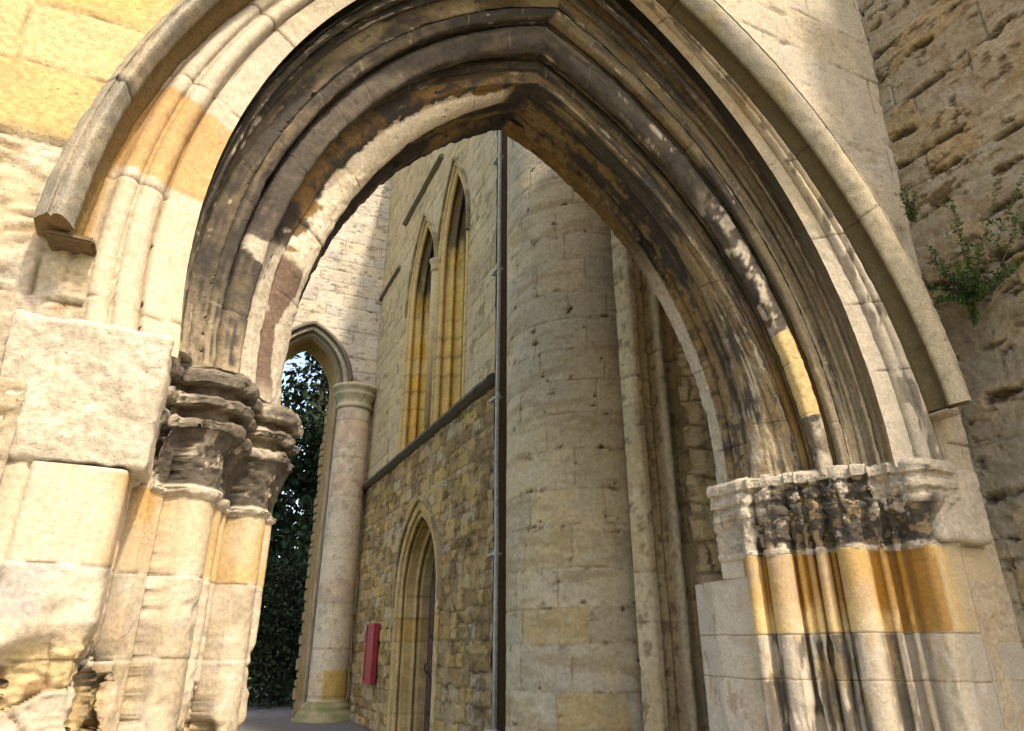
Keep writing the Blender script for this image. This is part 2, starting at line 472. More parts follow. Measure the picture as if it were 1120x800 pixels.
def paint_mid(P, side, T, v, h, h2, f1, f2, J):
    c = crusty(P, T, side, f1, f2, J, h, .04 + .22 * (side < 0) * (T < .75), np.array([.150, .112, .062]), 41, v, 0.45)
    c = mix(c, BEIGE * .85, (side > 0) * sst(.75, .1, T) * sst(-.4, .2, fbm(np.stack([T * 1.2, v * 9, v * 0], -1), 3, 4, 55)) * .75)
    c = mix(c, [.235, .185, .105], (side < 0) * sst(.35, .6, T) * sst(.62, .45, v) * sst(-.4, .2, fbm(np.stack([T * 3, v * 4, v * 0], -1), 3, 4, 56)) * .7)
    c = mix(c, OCHRE * .35, sst(.55, .9, T) * sst(-.2, .3, f1) * .35)
    return c
MID, _, _ = sweep('middle_order', rows, 330, paint_mid, M_ROUGH, ARCH, rough=.003, vlen=.36, seed=9)
def roll_piece(c0, r, n0, seed, paint, flat=.0):
    a = np.linspace(-.7, 1.0 * math.pi + .7, 21)
    ss = c0 - r * np.cos(a); nn = n0 + r * np.sin(a) * (1 + .15 * (np.abs(np.cos(a)) < .3))
    rr, _ = profile_rows(MK, ss, nn)
    return sweep('roll', rr, 360, paint, M_ROUGH, MID, rough=.003, vlen=.30, seed=seed, chip=.006)
def paint_r1(P, side, T, v, h, h2, f1, f2, J):
    c = crusty(P, T, side, f1, f2, J, h, .05, np.array([.150, .112, .062]), 45, v, 0.12)
    return mix(c, BEIGE * .85, (side > 0) * sst(.36, .12, T) * .75)
def paint_r2(P, side, T, v, h, h2, f1, f2, J):
    c = crusty(P, T, side, f1, f2, J, h, .02 + .4 * (side < 0), np.array([.150, .112, .062]), 47, v, 0.16)
    return mix(c, BEIGE * .7, (side > 0) * sst(.6, .2, T) * .6)
def paint_r3(P, side, T, v, h, h2, f1, f2, J):
    c = crusty(P, T, side, f1, f2, J, h, .25 + .35 * (side < 0), np.array([.11, .088, .06]), 49, v, 0.2)
    c = mix(c, [.078, .066, .052], sst(-.4, .4, f1) * .6)
    g = fbm(P, 11, 4, 77)
    c = mix(c, PALE * .9, (side > 0) * sst(.22, .3, T) * sst(.6, .5, T) * sst(.05, .2, g) * .9)
    c = mix(c, PALE * .75, np.exp(-((v - .795) / .022) ** 2) * sst(-.5, .1, fbm(P, 5, 3, 78) + .1) * .75)
    new = (side > 0) * (T > .10) * (T < .262)
    c = mix(c, np.array([.47, .355, .18]), new * .95)
    c = mix(c, PALE * .85, (side > 0) * (T < .10) * sst(-.2, .2, g) * .8)
    c = mix(c, PALE * .95, (side < 0) * sst(.05, .04, np.hypot((T - .20) * 2.6, (v - .5) * .1) + .012 * f2))
    return mix(c, CRUST, J * .5 * new)
def paint_r4(P, side, T, v, h, h2, f1, f2, J):
    c = crusty(P, T, side, f1, f2, J, h, .25, np.array([.150, .112, .062]), 51, v, 0.12)
    return mix(c, OCHRE * .5, (side > 0) * sst(.4, .1, T) * .7)
roll_piece(.040, .013, -.040, 61, paint_r1)
roll_piece(.108, .016, -.082, 67, paint_r1)
roll_piece(.152, .012, -.070, 68, paint_r2)
roll_piece(.250, .011, -.050, 69, paint_r4)
roll_piece(.362, .011, -.055, 70, paint_r4)
roll_piece(.442, .014, -.052, 71, paint_r1)
roll_piece(.205, .034, -.030, 62, paint_r2)
roll_piece(.302, .050, .000, 63, paint_r3)
roll_piece(.402, .022, -.060, 64, paint_r4)

# ---- inner order: chamfer with spalled pale face, then the dark soffit
A, B = KEY['white'], KEY['front']; l = seglen(A, B)
s = spaced([(-.035, l + .012, .003)])
n = np.where(s < 0, s * 1.2, 0.0) - .012 * np.exp(-((s - .062) / .010) ** 2)
n = n + np.where(s > .075, .016 * np.sin(np.clip((s - .075) / (l - .075), 0, 1) * math.pi) ** .7, 0) - np.where(s > l, (s - l) * .9, 0)
r1_, _ = profile_rows([A, B], s, n)
A, B = KEY['front'], KEY['rear']; l2 = seglen(A, B)
s2 = spaced([(.012, l2, .006)])
n2 = np.where(s2 < .03, -.012, np.where(s2 < .15, -.018, np.where(s2 < .175, -.045, 0.0)))
r2_, _ = profile_rows([A, B], s2, n2)
r2_ = np.concatenate([r2_, np.array([KEY['rear'] * (1 - t) + KEY['back'] * t for t in np.linspace(.08, 1, 14)])])
def paint_inner(P, side, T, v, h, h2, f1, f2, J):
    g = fbm(P, 5.5, 5, 81, .58); g2 = fbm(P, 16, 4, 83)
    L = side < 0
    under = mix(np.broadcast_to(BROWN * 1.2, P.shape), CRUST * 1.3, sst(-.3, .25, g))
    pale = mix(np.broadcast_to(PALE * 1.45, P.shape), CREAM * 1.25, sst(-.1, .6, g2) * .5)
    # left: crust has flaked off to bare pale stone in one long ragged patch
    edge = sst(.31, .37, v + .17 * g + .10 * g2 - .08 * (T < .55) + .10 * (T < .3))
    fl = edge * sst(.955, .90, T + .02 * g) * sst(-.62, -.38, g2 + .5 * g + .35 * (T > .28))
    c = mix(under, pale, L * fl)
    lowp = L * sst(.27, .25, T + .01 * g2)
    c = mix(c, mix(np.broadcast_to(PALE * .95, P.shape), [.13, .09, .065], sst(.0, .03, .13 + .04 * (T > .14) - np.abs(v - .42 - .12 * sst(.1, .22, T)) + .10 * g + .03 * g2) * sst(.0, .05, T)), lowp)
    # right: brown with black and pale patches
    Qs = np.stack([T * 1.3 + side * 5, v * 1.2, v * 0], -1); g = np.where(L, g, .4 * g + .8 * fbm(Qs, 5, 6, 85, .62)); g2 = np.where(L, g2, .4 * g2 + .8 * fbm(Qs, 13, 5, 86, .6))
    rc = mix(np.broadcast_to(np.array([.22, .165, .095]), P.shape), CRUST * 1.4, sst(-.1, .35, g + .25 * (T > .5)))
    rc = mix(rc, PALE * .8, sst(.40, .5, g2 * .8 - .25 * g + .15 * (T < .3)) * (T < .45))
    rc = mix(rc, BEIGE * .8, sst(.25, .05, T) * sst(-.3, .3, g2) * .7)
    ridge = np.exp(-((v - .85) / .10) ** 2)
    rc = mix(rc, [.30, .26, .22], ridge * sst(.75, .3, T) * sst(-.2, .3, g2) * .75)
    c = mix(c, rc, ~L)
    return mix(c, CRUST, J * .6)
INN, _, _ = sweep('inner_order', r1_, 360, paint_inner, M_ROUGH, ARCH, rough=.003, vlen=.42, seed=15, chip=.006)
def paint_soffit(P, side, T, v, h, h2, f1, f2, J):
    g = fbm(P, 5.0, 5, 91, .6); g2 = fbm(P * [1, 1, .6], 14, 4, 93)
    Qs = np.stack([T * 1.3 + side * 5, v * 1.6, v * 0], -1); g = .5 * g + .7 * fbm(Qs, 4, 6, 96, .62); g2 = .5 * g2 + .7 * fbm(Qs, 11, 5, 97, .6)
    c = mix(np.broadcast_to(np.array([.165, .115, .055]), P.shape), CRUST * .9, sst(-.35, .3, g + .25 * (side < 0)))
    c = mix(c, [.19, .135, .068], sst(.1, .45, g2 - .2 * g) * .55 * (side > 0))
    c = mix(c, BEIGE * .65, (side > 0) * sst(.35, .1, T) * sst(-.25, .2, g2) * .6)
    c = mix(c, CRUST, (side > 0) * sst(.15, .3, fbm(P, 22, 3, 95)) * .75)
    rim = sst(.52, .55, v)
    c = mix(c, mix(np.broadcast_to(GREY * 1.1, P.shape), BEIGE, sst(-.2, .4, g)), (side > 0) * rim * sst(.62, .40, T) * .9)
    c = mix(c, OCHRE * .40, (side > 0) * rim * sst(.5, .7, T) * .5)
    return mix(c, CRUST * .7, J * .7)
SOF, _, _ = sweep('soffit', r2_, 300, paint_soffit, M_ROUGH, ARCH, rough=.006, vlen=.38, seed=17, chip=.012)

# ------------------------------------------------------------------ jambs and capitals (plan drawn outward from the opening's middle)
S0, S1 = np.array([1.700, 2.30]), np.array([1.270, 2.93])
SD = (S1 - S0) / np.linalg.norm(S1 - S0); SN = np.array([-SD[1], SD[0]]); SL = float(np.linalg.norm(S1 - S0))
SHAFTS = {-1: [(.245, .074, .022), (.395, .026, .012), (.605, .070, .016), (.740, .026, .020), (.345, .014, -.035), (.455, .016, -.020), (.500, .014, -.020), (.030, .012, -.050)],
          1: [(.240, .074, .012), (.385, .030, .010), (.600, .066, .008), (.740, .038, .018), (.333, .016, -.030), (.445, .020, -.018), (.500, .018, -.022), (.683, .015, -.030), (.105, .018, -.012), (.035, .016, -.045)]}
def plan(side, o=0., lobes=1., nose=0., shafts=True, hollow=-.062, seg=('face', 'facet', 'splay', 'reveal'), step=.005, deep=1):
    """plan polyline (hw, Y) swollen by o metres"""
    pts = []
    if 'face' in seg: pts += [(h, 2.20 - o * .4) for h in spaced([(2.42, 1.965, .02)])]
    if 'facet' in seg:
        pts += [(1.955, 2.21 - o), (1.945, 2.185 - o)] + [(h, 2.185 + .10 * max(0, 1.80 - h) - o) for h in spaced([(1.935 , 1.735, .008)])] + [(1.722 - o * .3, 2.200 - o * .8)]
        pts += [(1.716 - o * .6, 2.22 + t * .07 - o * .5) for t in np.linspace(0, 1, 10)]
    if 'splay' in seg:
        s = spaced([(.0, SL, step)])
        base = np.where(s < .085, hollow - .03 + 1.2 * (.03 - np.minimum(s, .03)), hollow)
        base = np.where((s > .085) & (s < (.168 if side < 0 else .175)), -.022, base)
        base = np.where((s > .445) & (s < .505), -.034, base)
        base = np.where((s > .69) & (s < .705), -.03, base)
        base = base + o * .85 + nose
        n = rolls(s, base, [(c, r + o * lobes, n0) for c, r, n0 in SHAFTS[side]] if shafts else [])
        q = S0[None] + SD[None] * s[:, None] + SN[None] * n[:, None]
        pts += [tuple(p) for p in q]
    if 'reveal' in seg:
        e = np.array(pts[-1]) if pts else S1
        y1_ = 3.45 if deep else 3.12
        for t in np.linspace(.04, 1, 26): pts.append((1.272 - .03 * t - o * .6 + .07 * max(0, t - .55) / .45 * deep, 2.96 + t * (y1_ - 2.96)))
        pts += [(1.25 - o * .5 + .07 * deep + .9 * t, y1_ + .002 + (0 if deep else .33 * t)) for t in np.linspace(0, 1, 12)]
    return np.array(pts)

def loft(name, zs, planf, side, paint, mat, parent, dispf):
    pl = [planf(z) for z in zs]
    m = min(len(p) for p in pl)
    H = np.stack([p[:m] for p in pl], 1)          # (m, nz, 2)
    P = np.stack([XC + side * H[..., 0], H[..., 1], np.broadcast_to(np.asarray(zs)[None], H.shape[:2])], -1)
    P = P.astype(float)
    N = normals(P)
    view = np.array([.2, 0, 1.3]) - P
    flip = (np.sum(N * view, -1) > 0).mean() < .5
    if flip: N = -N
    v = np.linspace(0, 1, m)[:, None] * np.ones(P.shape[1])[None]
    D = dispf(P, v)
    col = paint(P, v)
    return grid_obj(name, P + N * D[..., None], col, mat, parent, flip=flip)

# left courses: joints at these heights
JL = [-.6, -.33, -.03, .215, .480]
JR = [-.7, -.45, -.14, .070, .475]
def joints(z, js):
    d = np.min(np.abs(z[..., None] - (np.array(js) + ZE)), -1)
    return d, np.searchsorted(np.array(js) + ZE, z)

def hwof(P, side): return (P[..., 0] - XC) * side

def disp_left(P, v):
    zz = P[..., 2] - ZE
    f = fbm(P, 6, 4, 101); f2 = fbm(P, 30, 3, 102)
    d, ci = joints(P[..., 2] + .006 * fbm(P, 5, 2, 4), JL)
    rough = sst(.24, .19, zz)
    broken = sst(.02, -.05, zz + .05 * fbm(P, 4, 2, 9)) * sst(-.1, .2, fbm(P, 3.3, 3, 12) + .1)
    wt, wh, wd = worley(P * [1, 1, 1.3] + .03 * fbm(P, 9, 4, 18)[..., None], 5.2, 14)
    o = (.0008 + .0022 * rough) * f + (.0006 + .0016 * rough) * f2 - rough * .012 * np.maximum(0, fbm(P, 11, 4, 19) - .38)
    o = o - (1 - sst(.001, .005, d)) * .0025
    o = o - broken * (.030 - .05 * (wh - .5) - .45 * wt + .012 * sst(.020, .0, wd))
    return o + (rnd(ci, ci * 0) - .5) * .005 + broken * (.012 * fbm(P * [1, 1, 1.8], 16, 5, 15, .62) + .004 * fbm(P, 60, 3, 16, .6))
def paint_left(P, v):
    zz = P[..., 2] - ZE; hw = hwof(P, -1)
    f = fbm(P, 5, 4, 103); f2 = fbm(P, 17, 4, 104)
    d, ci = joints(P[..., 2] + .006 * fbm(P, 5, 2, 4), JL)
    up = zz > .215
    shaft = hw < 1.72
    c = mix(np.broadcast_to(np.array([.40, .325, .215]), P.shape), [.385, .275, .135], sst(-.3, .5, f) * shaft * .9)
    c = mix(c, PALE * 1.03, sst(1.70, 1.78, hw) * .55)
    c = mix(c, OCHRE * .9, sst(.12, .02, np.abs(hw - 1.66)) * sst(2.5, 2.35, P[..., 1]) * .8)
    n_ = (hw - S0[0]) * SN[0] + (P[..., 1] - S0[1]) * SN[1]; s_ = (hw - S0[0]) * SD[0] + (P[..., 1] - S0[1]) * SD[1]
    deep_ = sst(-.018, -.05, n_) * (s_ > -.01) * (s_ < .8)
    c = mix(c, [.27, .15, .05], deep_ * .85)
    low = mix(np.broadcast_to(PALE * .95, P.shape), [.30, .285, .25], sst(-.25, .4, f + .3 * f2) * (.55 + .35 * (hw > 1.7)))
    low = mix(low, [.12, .095, .065], deep_ * sst(-.5, .1, f2 + .3 * f) * .85)  # shade between the shafts painted into the hollows of the lower courses
    low = mix(low, [.21, .185, .15], sst(.1, .5, fbm(P * [1, 1, .8], 6.5, 6, 109, .62)) * .5)
    low = mix(low, CREAM * .85, sst(.1, .6, f2) * .5)
    low = mix(low, c, shaft * sst(-.3, .5, f + .4 * f2) * .35)
    c = mix(c, PALE, sst(.05, .6, fbm(P * [1, 1, .6], 3.4, 4, 108)) * .6)
    c = mix(low, c, up)
    broken = sst(.02, -.05, zz + .05 * fbm(P, 4, 2, 9)) * sst(-.1, .2, fbm(P, 3.3, 3, 12) + .1)
    bc = mix(np.broadcast_to(np.array([.40, .31, .17]), P.shape), BROWN * 1.0, sst(-.05, .35, f2 + .4 * fbm(P * [1, 1, 3], 14, 4, 17)))
    wt, wh, wd = worley(P * [1, 1, 1.3] + .03 * fbm(P, 9, 4, 18)[..., None], 5.2, 14)
    bc = mix(bc, [.30, .255, .19], sst(.45, .6, wh)); bc = mix(bc, BROWN, sst(.014, .002, wd) * .6)
    c = mix(c, bc, broken * .9)
    c = mix(c, GREY * .55, sst(.25, .6, f2 + .5 * f - .2) * ~up * .5)
    c = mix(c, PALE * 1.08, (1 - sst(.004, .018, d)) * sst(-.2, .2, f2) * .7)
    return mix(c, BROWN * .45, (1 - sst(0, .006, d)) * sst(.1, -.3, f2) * .8)
zs = spaced([(0, .9, .03), (.9, ZE + .475, .0055)])
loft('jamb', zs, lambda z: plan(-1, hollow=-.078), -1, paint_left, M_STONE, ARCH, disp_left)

def disp_right(P, v):
    f = fbm(P, 6, 4, 111); f2 = fbm(P, 30, 3, 112)
    d, ci = joints(P[..., 2] + .006 * fbm(P, 5, 2, 14), JR)
    zz = P[..., 2] - ZE
    er = np.maximum(0, fbm(P * [1, 1, .5], 9, 4, 113) - .15) * sst(.08, .0, zz)
    return .0008 * f + .0008 * f2 - (1 - sst(0, .005, d)) * .005 - er * .022
def paint_right(P, v):
    zz = P[..., 2] - ZE; hw = hwof(P, 1)
    f = fbm(P * [1, 1, .4], 7, 5, 105, .6); f2 = fbm(P * [1, 1, .3], 20, 5, 106, .6)
    d, ci = joints(P[..., 2] + .006 * fbm(P, 5, 2, 14), JR)
    s = (S0[0] - hw) * .0 + ((hw - S0[0]) * SD[0] + (P[..., 1] - S0[1]) * SD[1])
    n = (hw - S0[0]) * SN[0] + (P[..., 1] - S0[1]) * SN[1]
    proud = sst(-.03, .035, n)
    insp = (hw < 1.72) & (P[..., 1] < 2.97)
    # rust-brown wash on the top course
    c = mix(np.broadcast_to(np.array([.50, .37, .18]), P.shape), PALE * 1.0, proud * sst(-.5, .2, f) * .75)
    st = sst(.08, .27, zz + .10 * f + .05 * f2) * (1 - proud * .6)
    c = mix(c, [.26, .125, .028], st * insp * .97)
    c = mix(c, [.27, .14, .035], sst(1.62, 1.66, hw) * sst(1.78, 1.74, hw) * sst(-.2, .3, f + .3 + .3 * f2) * .85)
    c = mix(c, CREAM * .95, sst(1.78, 1.90, hw) * .9)
    low = mix(np.broadcast_to(GREY * 1.1, P.shape), PALE * .95, proud * .85)
    low = mix(low, BEIGE, sst(-.1, .5, f) * .4)
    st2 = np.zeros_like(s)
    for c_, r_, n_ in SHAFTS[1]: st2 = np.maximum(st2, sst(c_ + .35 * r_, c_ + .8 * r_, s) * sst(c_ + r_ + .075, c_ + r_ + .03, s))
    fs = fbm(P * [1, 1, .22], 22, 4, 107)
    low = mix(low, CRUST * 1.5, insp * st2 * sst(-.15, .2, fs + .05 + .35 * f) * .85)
    low = mix(low, [.30, .21, .09], insp * sst(.25, .40, f2 + .3 * f) * .4)
    low = mix(low, [.36, .24, .10], insp * sst(.1, .6, f) * sst(-.25, .05, zz) * .5)
    c = mix(c, low, sst(.078, .066, zz + .004 * f2))
    rev = (P[..., 1] >= 2.97)
    c = mix(c, mix(np.broadcast_to(GREY * 1.25, P.shape), BEIGE, sst(-.2, .5, f)), rev)
    c = mix(c, BROWN, rev * sst(.3, .6, f2) * .5)
    c = mix(c, CREAM, (1 - sst(.003, .012, d)) * .3)
    return mix(c, BROWN * .5, (1 - sst(0, .005, d)) * .7)
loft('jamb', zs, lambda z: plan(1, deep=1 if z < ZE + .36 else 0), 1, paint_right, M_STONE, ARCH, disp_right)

# capitals: bell and three-ring abacus as one worn ring profile o(z)
CZ = np.array([.455, .468, .484, .492, .53, .58, .63, .660, .664, .668, .700, .712, .718, .735, .742, .747, .775, .790, .796, .812, .818, .823, .855, .872, .880, .885])
CO_L = np.array([.0, .016, .020, .002, .004, .014, .032, .046, .046, .062, .066, .050, .026, .026, .050, .072, .078, .060, .034, .034, .058, .082, .088, .078, .06, .05])
CO_R = np.array([.0, .012, .014, .004, .006, .018, .036, .044, .044, .056, .060, .052, .040, .040, .052, .064, .068, .060, .048, .048, .060, .078, .082, .080, .07, .06])
zc = np.concatenate([spaced([(.455, .885, .0036)]), [.890, .893, .894, .8945]])
def o_at(z, tab): return float(np.interp(z, CZ, tab))
zc_o = np.concatenate([zc[:-4], zc[-4:]])
def cap_loft(name, side, tab, lob, nose, seg, paint, amp, mat):
    def pf(z):
        zr_ = z - ZE
        i = int(np.argmin(np.abs(zc - zr_)))
        o = o_at(zr_, tab)
        if i >= len(zc) - 4: o = [tab.max() * .7, .0, -.06, -.12][i - len(zc) + 4]
        top_ = float(sst(.795, .812, np.array(zr_))) if side > 0 else 0.0
        return plan(side, o, lob * (1 - .9 * top_), nose * sst(.5, .68, np.array(zr_)) + .030 * top_, seg=seg, hollow=-.06, step=.004, deep=0)
    def df(P, v):
        f = fbm(P, 10, 4, 121 + side); f2 = fbm(P, 34, 4, 131 + side); rg = 1 - np.abs(fbm(P, 14, 3, 141 + side))
        chips = np.maximum(0, fbm(P, 8, 5, 151 + side, .6) - .16)
        zz = P[..., 2] - ZE; q = (P[..., 1] - hwof(P, side)) * 1.0
        sc = np.abs(np.sin(q * 26 + 2 * f)) ** .7
        carve = (side > 0) * (.022 * (sc - .6) * sst(.60, .66, zz) * sst(.78, .74, zz) )
        slab_ = 1 - .55 * sst(.81, .83, zz) * (side > 0)
        return carve * slab_ + slab_ * amp * (f * .9 + f2 * .45) - chips * amp * 3.2 * slab_ - amp * .6 * np.maximum(0, rg - .85) * 4
    return loft(name, zc + ZE, pf, side, paint, mat, ARCH, df)
def paint_capL(P, v):
    zz = P[..., 2] - ZE
    f = fbm(P, 6, 4, 161); f2 = fbm(P, 20, 4, 162)
    c = mix(np.broadcast_to(np.array([.115, .097, .075]), P.shape), PALE * .75, sst(.08, .42, f + .4 * f2))
    gr = np.interp(zz, CZ, CO_L); c = mix(c, UMBER, sst(.75, .55, gr / np.interp(zz, [.45, .66, .74, .82, .88], [.03, .06, .075, .086, .086])) * (zz > .66) * .7)
    bell = sst(.70, .66, zz + .01 * f2) * sst(.485, .50, zz)
    c = mix(c, [.070, .058, .044], bell * sst(-.6, .1, f + .15) * .9)
    c = mix(c, PALE, bell * sst(.42, .5, f2) * .7)
    c = mix(c, CRUST * 1.6, sst(.15, .5, f2 - .5 * f) * sst(.6, .75, zz) * .55)
    c = mix(c, PALE * 1.05, sst(.87, .89, zz) * .7)
    return mix(c, PALE * 1.05, sst(.50, .485, zz + .006 * f2) * .9)
cap_loft('capital', -1, CO_L, 1., .0, ('splay', 'reveal'), paint_capL, .0088, M_ROUGH)
def paint_capR(P, v):
    zz = P[..., 2] - ZE; hw = hwof(P, 1)
    f = fbm(P, 6.5, 5, 171, .6); f2 = fbm(P, 20, 4, 172)
    c = mix(np.broadcast_to(PALE * .92, P.shape), GREY, sst(-.1, .5, f2) * .6)
    f = f + .5 * fbm(P, 30, 4, 173); dark = sst(-.30, .0, f + .25 * f2 - .15 + .55 * sst(.80, .66, zz)) * sst(1.86, 1.74, hw) * sst(.84, .82, zz + .02 * f2) * sst(1.24, 1.30, hw)
    c = mix(c, CRUST * 1.15, dark * .95)
    c = mix(c, [.30, .22, .12], dark * sst(.25, .5, f2) * .7)
    return mix(c, PALE * 1.0, sst(.50, .485, zz + .008 * f2) * .8)
cap_loft('capital', 1, CO_R, .40, .040, ('facet', 'splay', 'reveal'), paint_capR, .0085, M_ROUGH)

# plain restored blocks that replace the lost outer capitals
def rock_block(name, lo, hi, paint, amp, r, parent, mat, seed, res=.009, batter=0):
    """rounded box with a worn skin"""
    lo = np.array(lo, float); hi = np.array(hi, float)
    faces = []; V = []; F = []; base = 0
    for ax in range(3):
        for sgn in (0, 1):
            a, b = [i for i in range(3) if i != ax]
            na = max(3, int((hi[a] - lo[a]) / res)); nb = max(3, int((hi[b] - lo[b]) / res))
            ga, gb = np.meshgrid(np.linspace(lo[a], hi[a], na), np.linspace(lo[b], hi[b], nb), indexing='ij')
            P = np.zeros(ga.shape + (3,)); P[..., a] = ga; P[..., b] = gb; P[..., ax] = hi[ax] if sgn else lo[ax]
            inner = np.clip(P, lo + r, hi - r); dvec = P - inner; ln = np.linalg.norm(dvec, axis=-1, keepdims=True)
            nn = dvec / np.maximum(ln, 1e-9); P = inner + nn * r
            P = P + nn * (amp * (fbm(P, 4.5, 4, seed) + .35 * fbm(P, 22, 3, seed + 2)))[..., None]
            P[..., 1] += batter * (hi[2] - P[..., 2]) / (hi[2] - lo[2])
            flip = (ax == 1) ^ (sgn == 0)
            V.append(P.reshape(-1, 3)); F.append(grid_faces(na, nb, None, flip) + base); base += na * nb
    V = np.concatenate(V); F = np.concatenate(F)
    return link(name, raw_mesh(name, V, F, paint(V)), mat, parent)
def paint_block(P):
    f = fbm(P, 5, 4, 181); f2 = fbm(P, 18, 4, 182)
    c = mix(np.broadcast_to(PALE * 1.1, P.shape), CREAM, sst(.1, .6, f) * .5)
    c = mix(c, GREY * .95, sst(.3, .7, f2 + f) * .25)
    return c * 1.04
rock_block('pier_block', (XC - 2.075, 2.085, ZE + .472), (XC - 1.665, 2.45, ZE + .872), paint_block, .012, .020, ARCH, M_ROUGH, 183, .008, .10)
rock_block('pier_block', (XC + 1.79, 2.135, ZE + .484), (XC + 2.17, 2.45, ZE + .862), lambda P: paint_block(P) * .85, .012, .03, ARCH, M_ROUGH, 187)

# ------------------------------------------------------------------ wall faces round the arch (parts of the archway wall)
def hood_hw(z, side):
    """half width of the hood's outer edge at height z"""
    r = KEY['hood_out'][None]
    p, _ = arch_side(r, side, 400); p = p[:, 1:]; x = (p[0, :, 0] - XC) * side; zz = p[0, :, 2]
    return np.interp(z, zz, x, left=x[0], right=-1)
TOP = 9.0
def wall_sheet(name, xs, zs_, y, side, paint, dispf, mat, keep):
    X, Z = np.meshgrid(xs, zs_, indexing='ij')
    P = np.stack([X, np.full_like(X, y), Z], -1)
    D, col = dispf(P)
    Xm = (X[:-1, :-1] + X[1:, 1:]) / 2; Zm = (Z[:-1, :-1] + Z[1:, 1:]) / 2
    mask = keep(Xm, Zm)
    P[..., 1] -= D
    return grid_obj(name, P, col, mat, ARCH, mask=mask, flip=False)

cA = [0, .35, .62, .95, 1.2, 1.45, 1.72, 1.95, 2.2, 2.46, 2.735] + list(2.735 + .27 * np.arange(1, 26))
def left_skin(P):
    zz = P[..., 2]
    d, h, h2, h3, ci = blocks(P[..., 0], P[..., 2], cA, .75, 21, .012)
    f = fbm(P, 3.2, 5, 191); f2 = fbm(P * [1, 1, 1.7], 11, 5, 192, .6)
    new = sst(2.70, 2.76, zz + .015 * f)
    J = 1 - sst(.001, .008, d)
    old_d = .022 * f + .022 * f2 - np.maximum(0, f2 - .18) * .06 - J * .014 + .004 * fbm(P, 38, 3, 195)
    new_d = .003 * f + .0012 * f2 - J * .006
    D = old_d * (1 - new) + (new_d + .012) * new
    cn = mix(np.broadcast_to(YELLOW * 1.02, P.shape), [.44, .36, .20], sst(.3, .9, h)); cn = mix(cn, GREY * .9, sst(.1, .6, f + .3 * f2) * sst(.6, .8, h2) * .8)
    cn = mix(cn, [.46, .28, .09], sst(-.1, .5, f) * .35)
    co = mix(np.broadcast_to(PALE * .98, P.shape), CREAM * .9, sst(-.2, .4, f))
    co = mix(co, BEIGE * .7, sst(2.35, 1.95, zz + .15 * f) * .65)
    co = mix(co, BROWN * 1.1, sst(.28, .5, f2) * .55)
    c = mix(co, cn, new)
    return D, mix(c, BROWN * .4, J * .8)
xs = spaced([(-4.5, -1.2, .08), (-1.2, 1.5, .013)])
zs_ = spaced([(0, 1.3, .05), (1.3, 4.7, .013), (4.7, TOP, .08)])
wall_sheet('wall_face', xs, zs_, 2.148, -1, None, left_skin, M_ROUGH,
           lambda X, Z: np.where(Z < Z0, X < XC - 2.0, (XC - X) > np.where(Z < 1.16 + ZE, 1.862, hood_hw(Z, -1) - .045)))
cB = course_list(0, 9.3, .34, .12, 4)
def right_skin(P):
    d, h, h2, h3, ci = blocks(P[..., 0], P[..., 2], cB, .85, 22, .008)
    f = fbm(P, 3.4, 5, 193); f2 = fbm(P * [1, 1, 1.5], 13, 4, 194, .6)
    J = (1 - sst(.0, .007, d)) * sst(-.5, .1, fbm(P, 5, 2, 198) + .1)
    D = .004 * f + .0018 * f2 - J * .012 + (h - .5) * .005 - .03 * np.maximum(0, fbm(P * [1, 1, 2.2], 5, 3, 197) - .62)
    c = mix(np.broadcast_to(np.array([.41, .36, .275]), P.shape), GREY, sst(-.1, .5, f) * .6); c = mix(c, BEIGE, sst(.5, .9, h) * .5)
    c = mix(c, CREAM * 1.0, sst(.3, .0, (P[..., 0] - XC) - hood_hw(P[..., 2], 1) + .06 * f) * .5)
    c = mix(c, BROWN, sst(.4, .7, f2) * .4)
    return D, mix(c, UMBER, J * .75)
xs = spaced([(1.5, 2.2, .05), (2.2, 4.6, .013)])
zs_ = spaced([(0, 1.2, .05), (1.2, 6.2, .014), (6.2, TOP, .08)])
wall_sheet('wall_face', xs, zs_, 2.20, 1, None, right_skin, M_ROUGH,
           lambda X, Z: np.where(Z < Z0, (X - XC) > 1.95, (X - XC) > np.where(Z < 1.22 + ZE, 1.875, hood_hw(Z, 1) - .045)))
# back of the wall, ends and head: plain rubble core so the wall is solid
def arch_outline(key, n=40):
    l_, _ = arch_side(KEY[key][None], -1, n); r_, _ = arch_side(KEY[key][None], 1, n)
    return np.concatenate([l_[0], r_[0][::-1][1:]])
ol = arch_outline('back')
ol = np.concatenate([[[XC - 1.5, 3.42, 0]], ol, [[XC + 1.5, 3.42, 0]]])
V = []; F = []
yb = 3.47
for p in ol: V += [(p[0], yb, p[2])]
L = len(ol)
for i, p in enumerate(ol):
    t = i / (L - 1)
    if i == 0: q = (-4.5, yb, 0)
    elif i == L - 1: q = (5.5, yb, 0)
    else:
        a = (p[0] - XC); q = (-4.5, yb, min(TOP, p[2] * 1.9)) if p[2] < 3.3 and a < 0 else ((5.5, yb, min(TOP, p[2] * 1.9)) if p[2] < 3.3 else (XC + a * 3.4, yb, TOP))
        q = (min(5.5, max(-4.5, q[0])), q[1], q[2])
    V.append(q)
F = [[i, i + 1, L + i + 1, L + i] for i in range(L - 1)]
b0 = len(V); V += [(-4.5, yb, TOP), (5.5, yb, TOP), (-4.5, 2.17, TOP), (5.5, 2.17, TOP), (-4.5, yb, 0), (-4.5, 2.17, 0), (5.5, yb, 0), (5.5, 2.21, 0)]
F += [[b0, b0 + 1, b0 + 3, b0 + 2], [b0 + 4, b0, b0 + 2, b0 + 5], [b0 + 6, b0 + 7, b0 + 3, b0 + 1]]
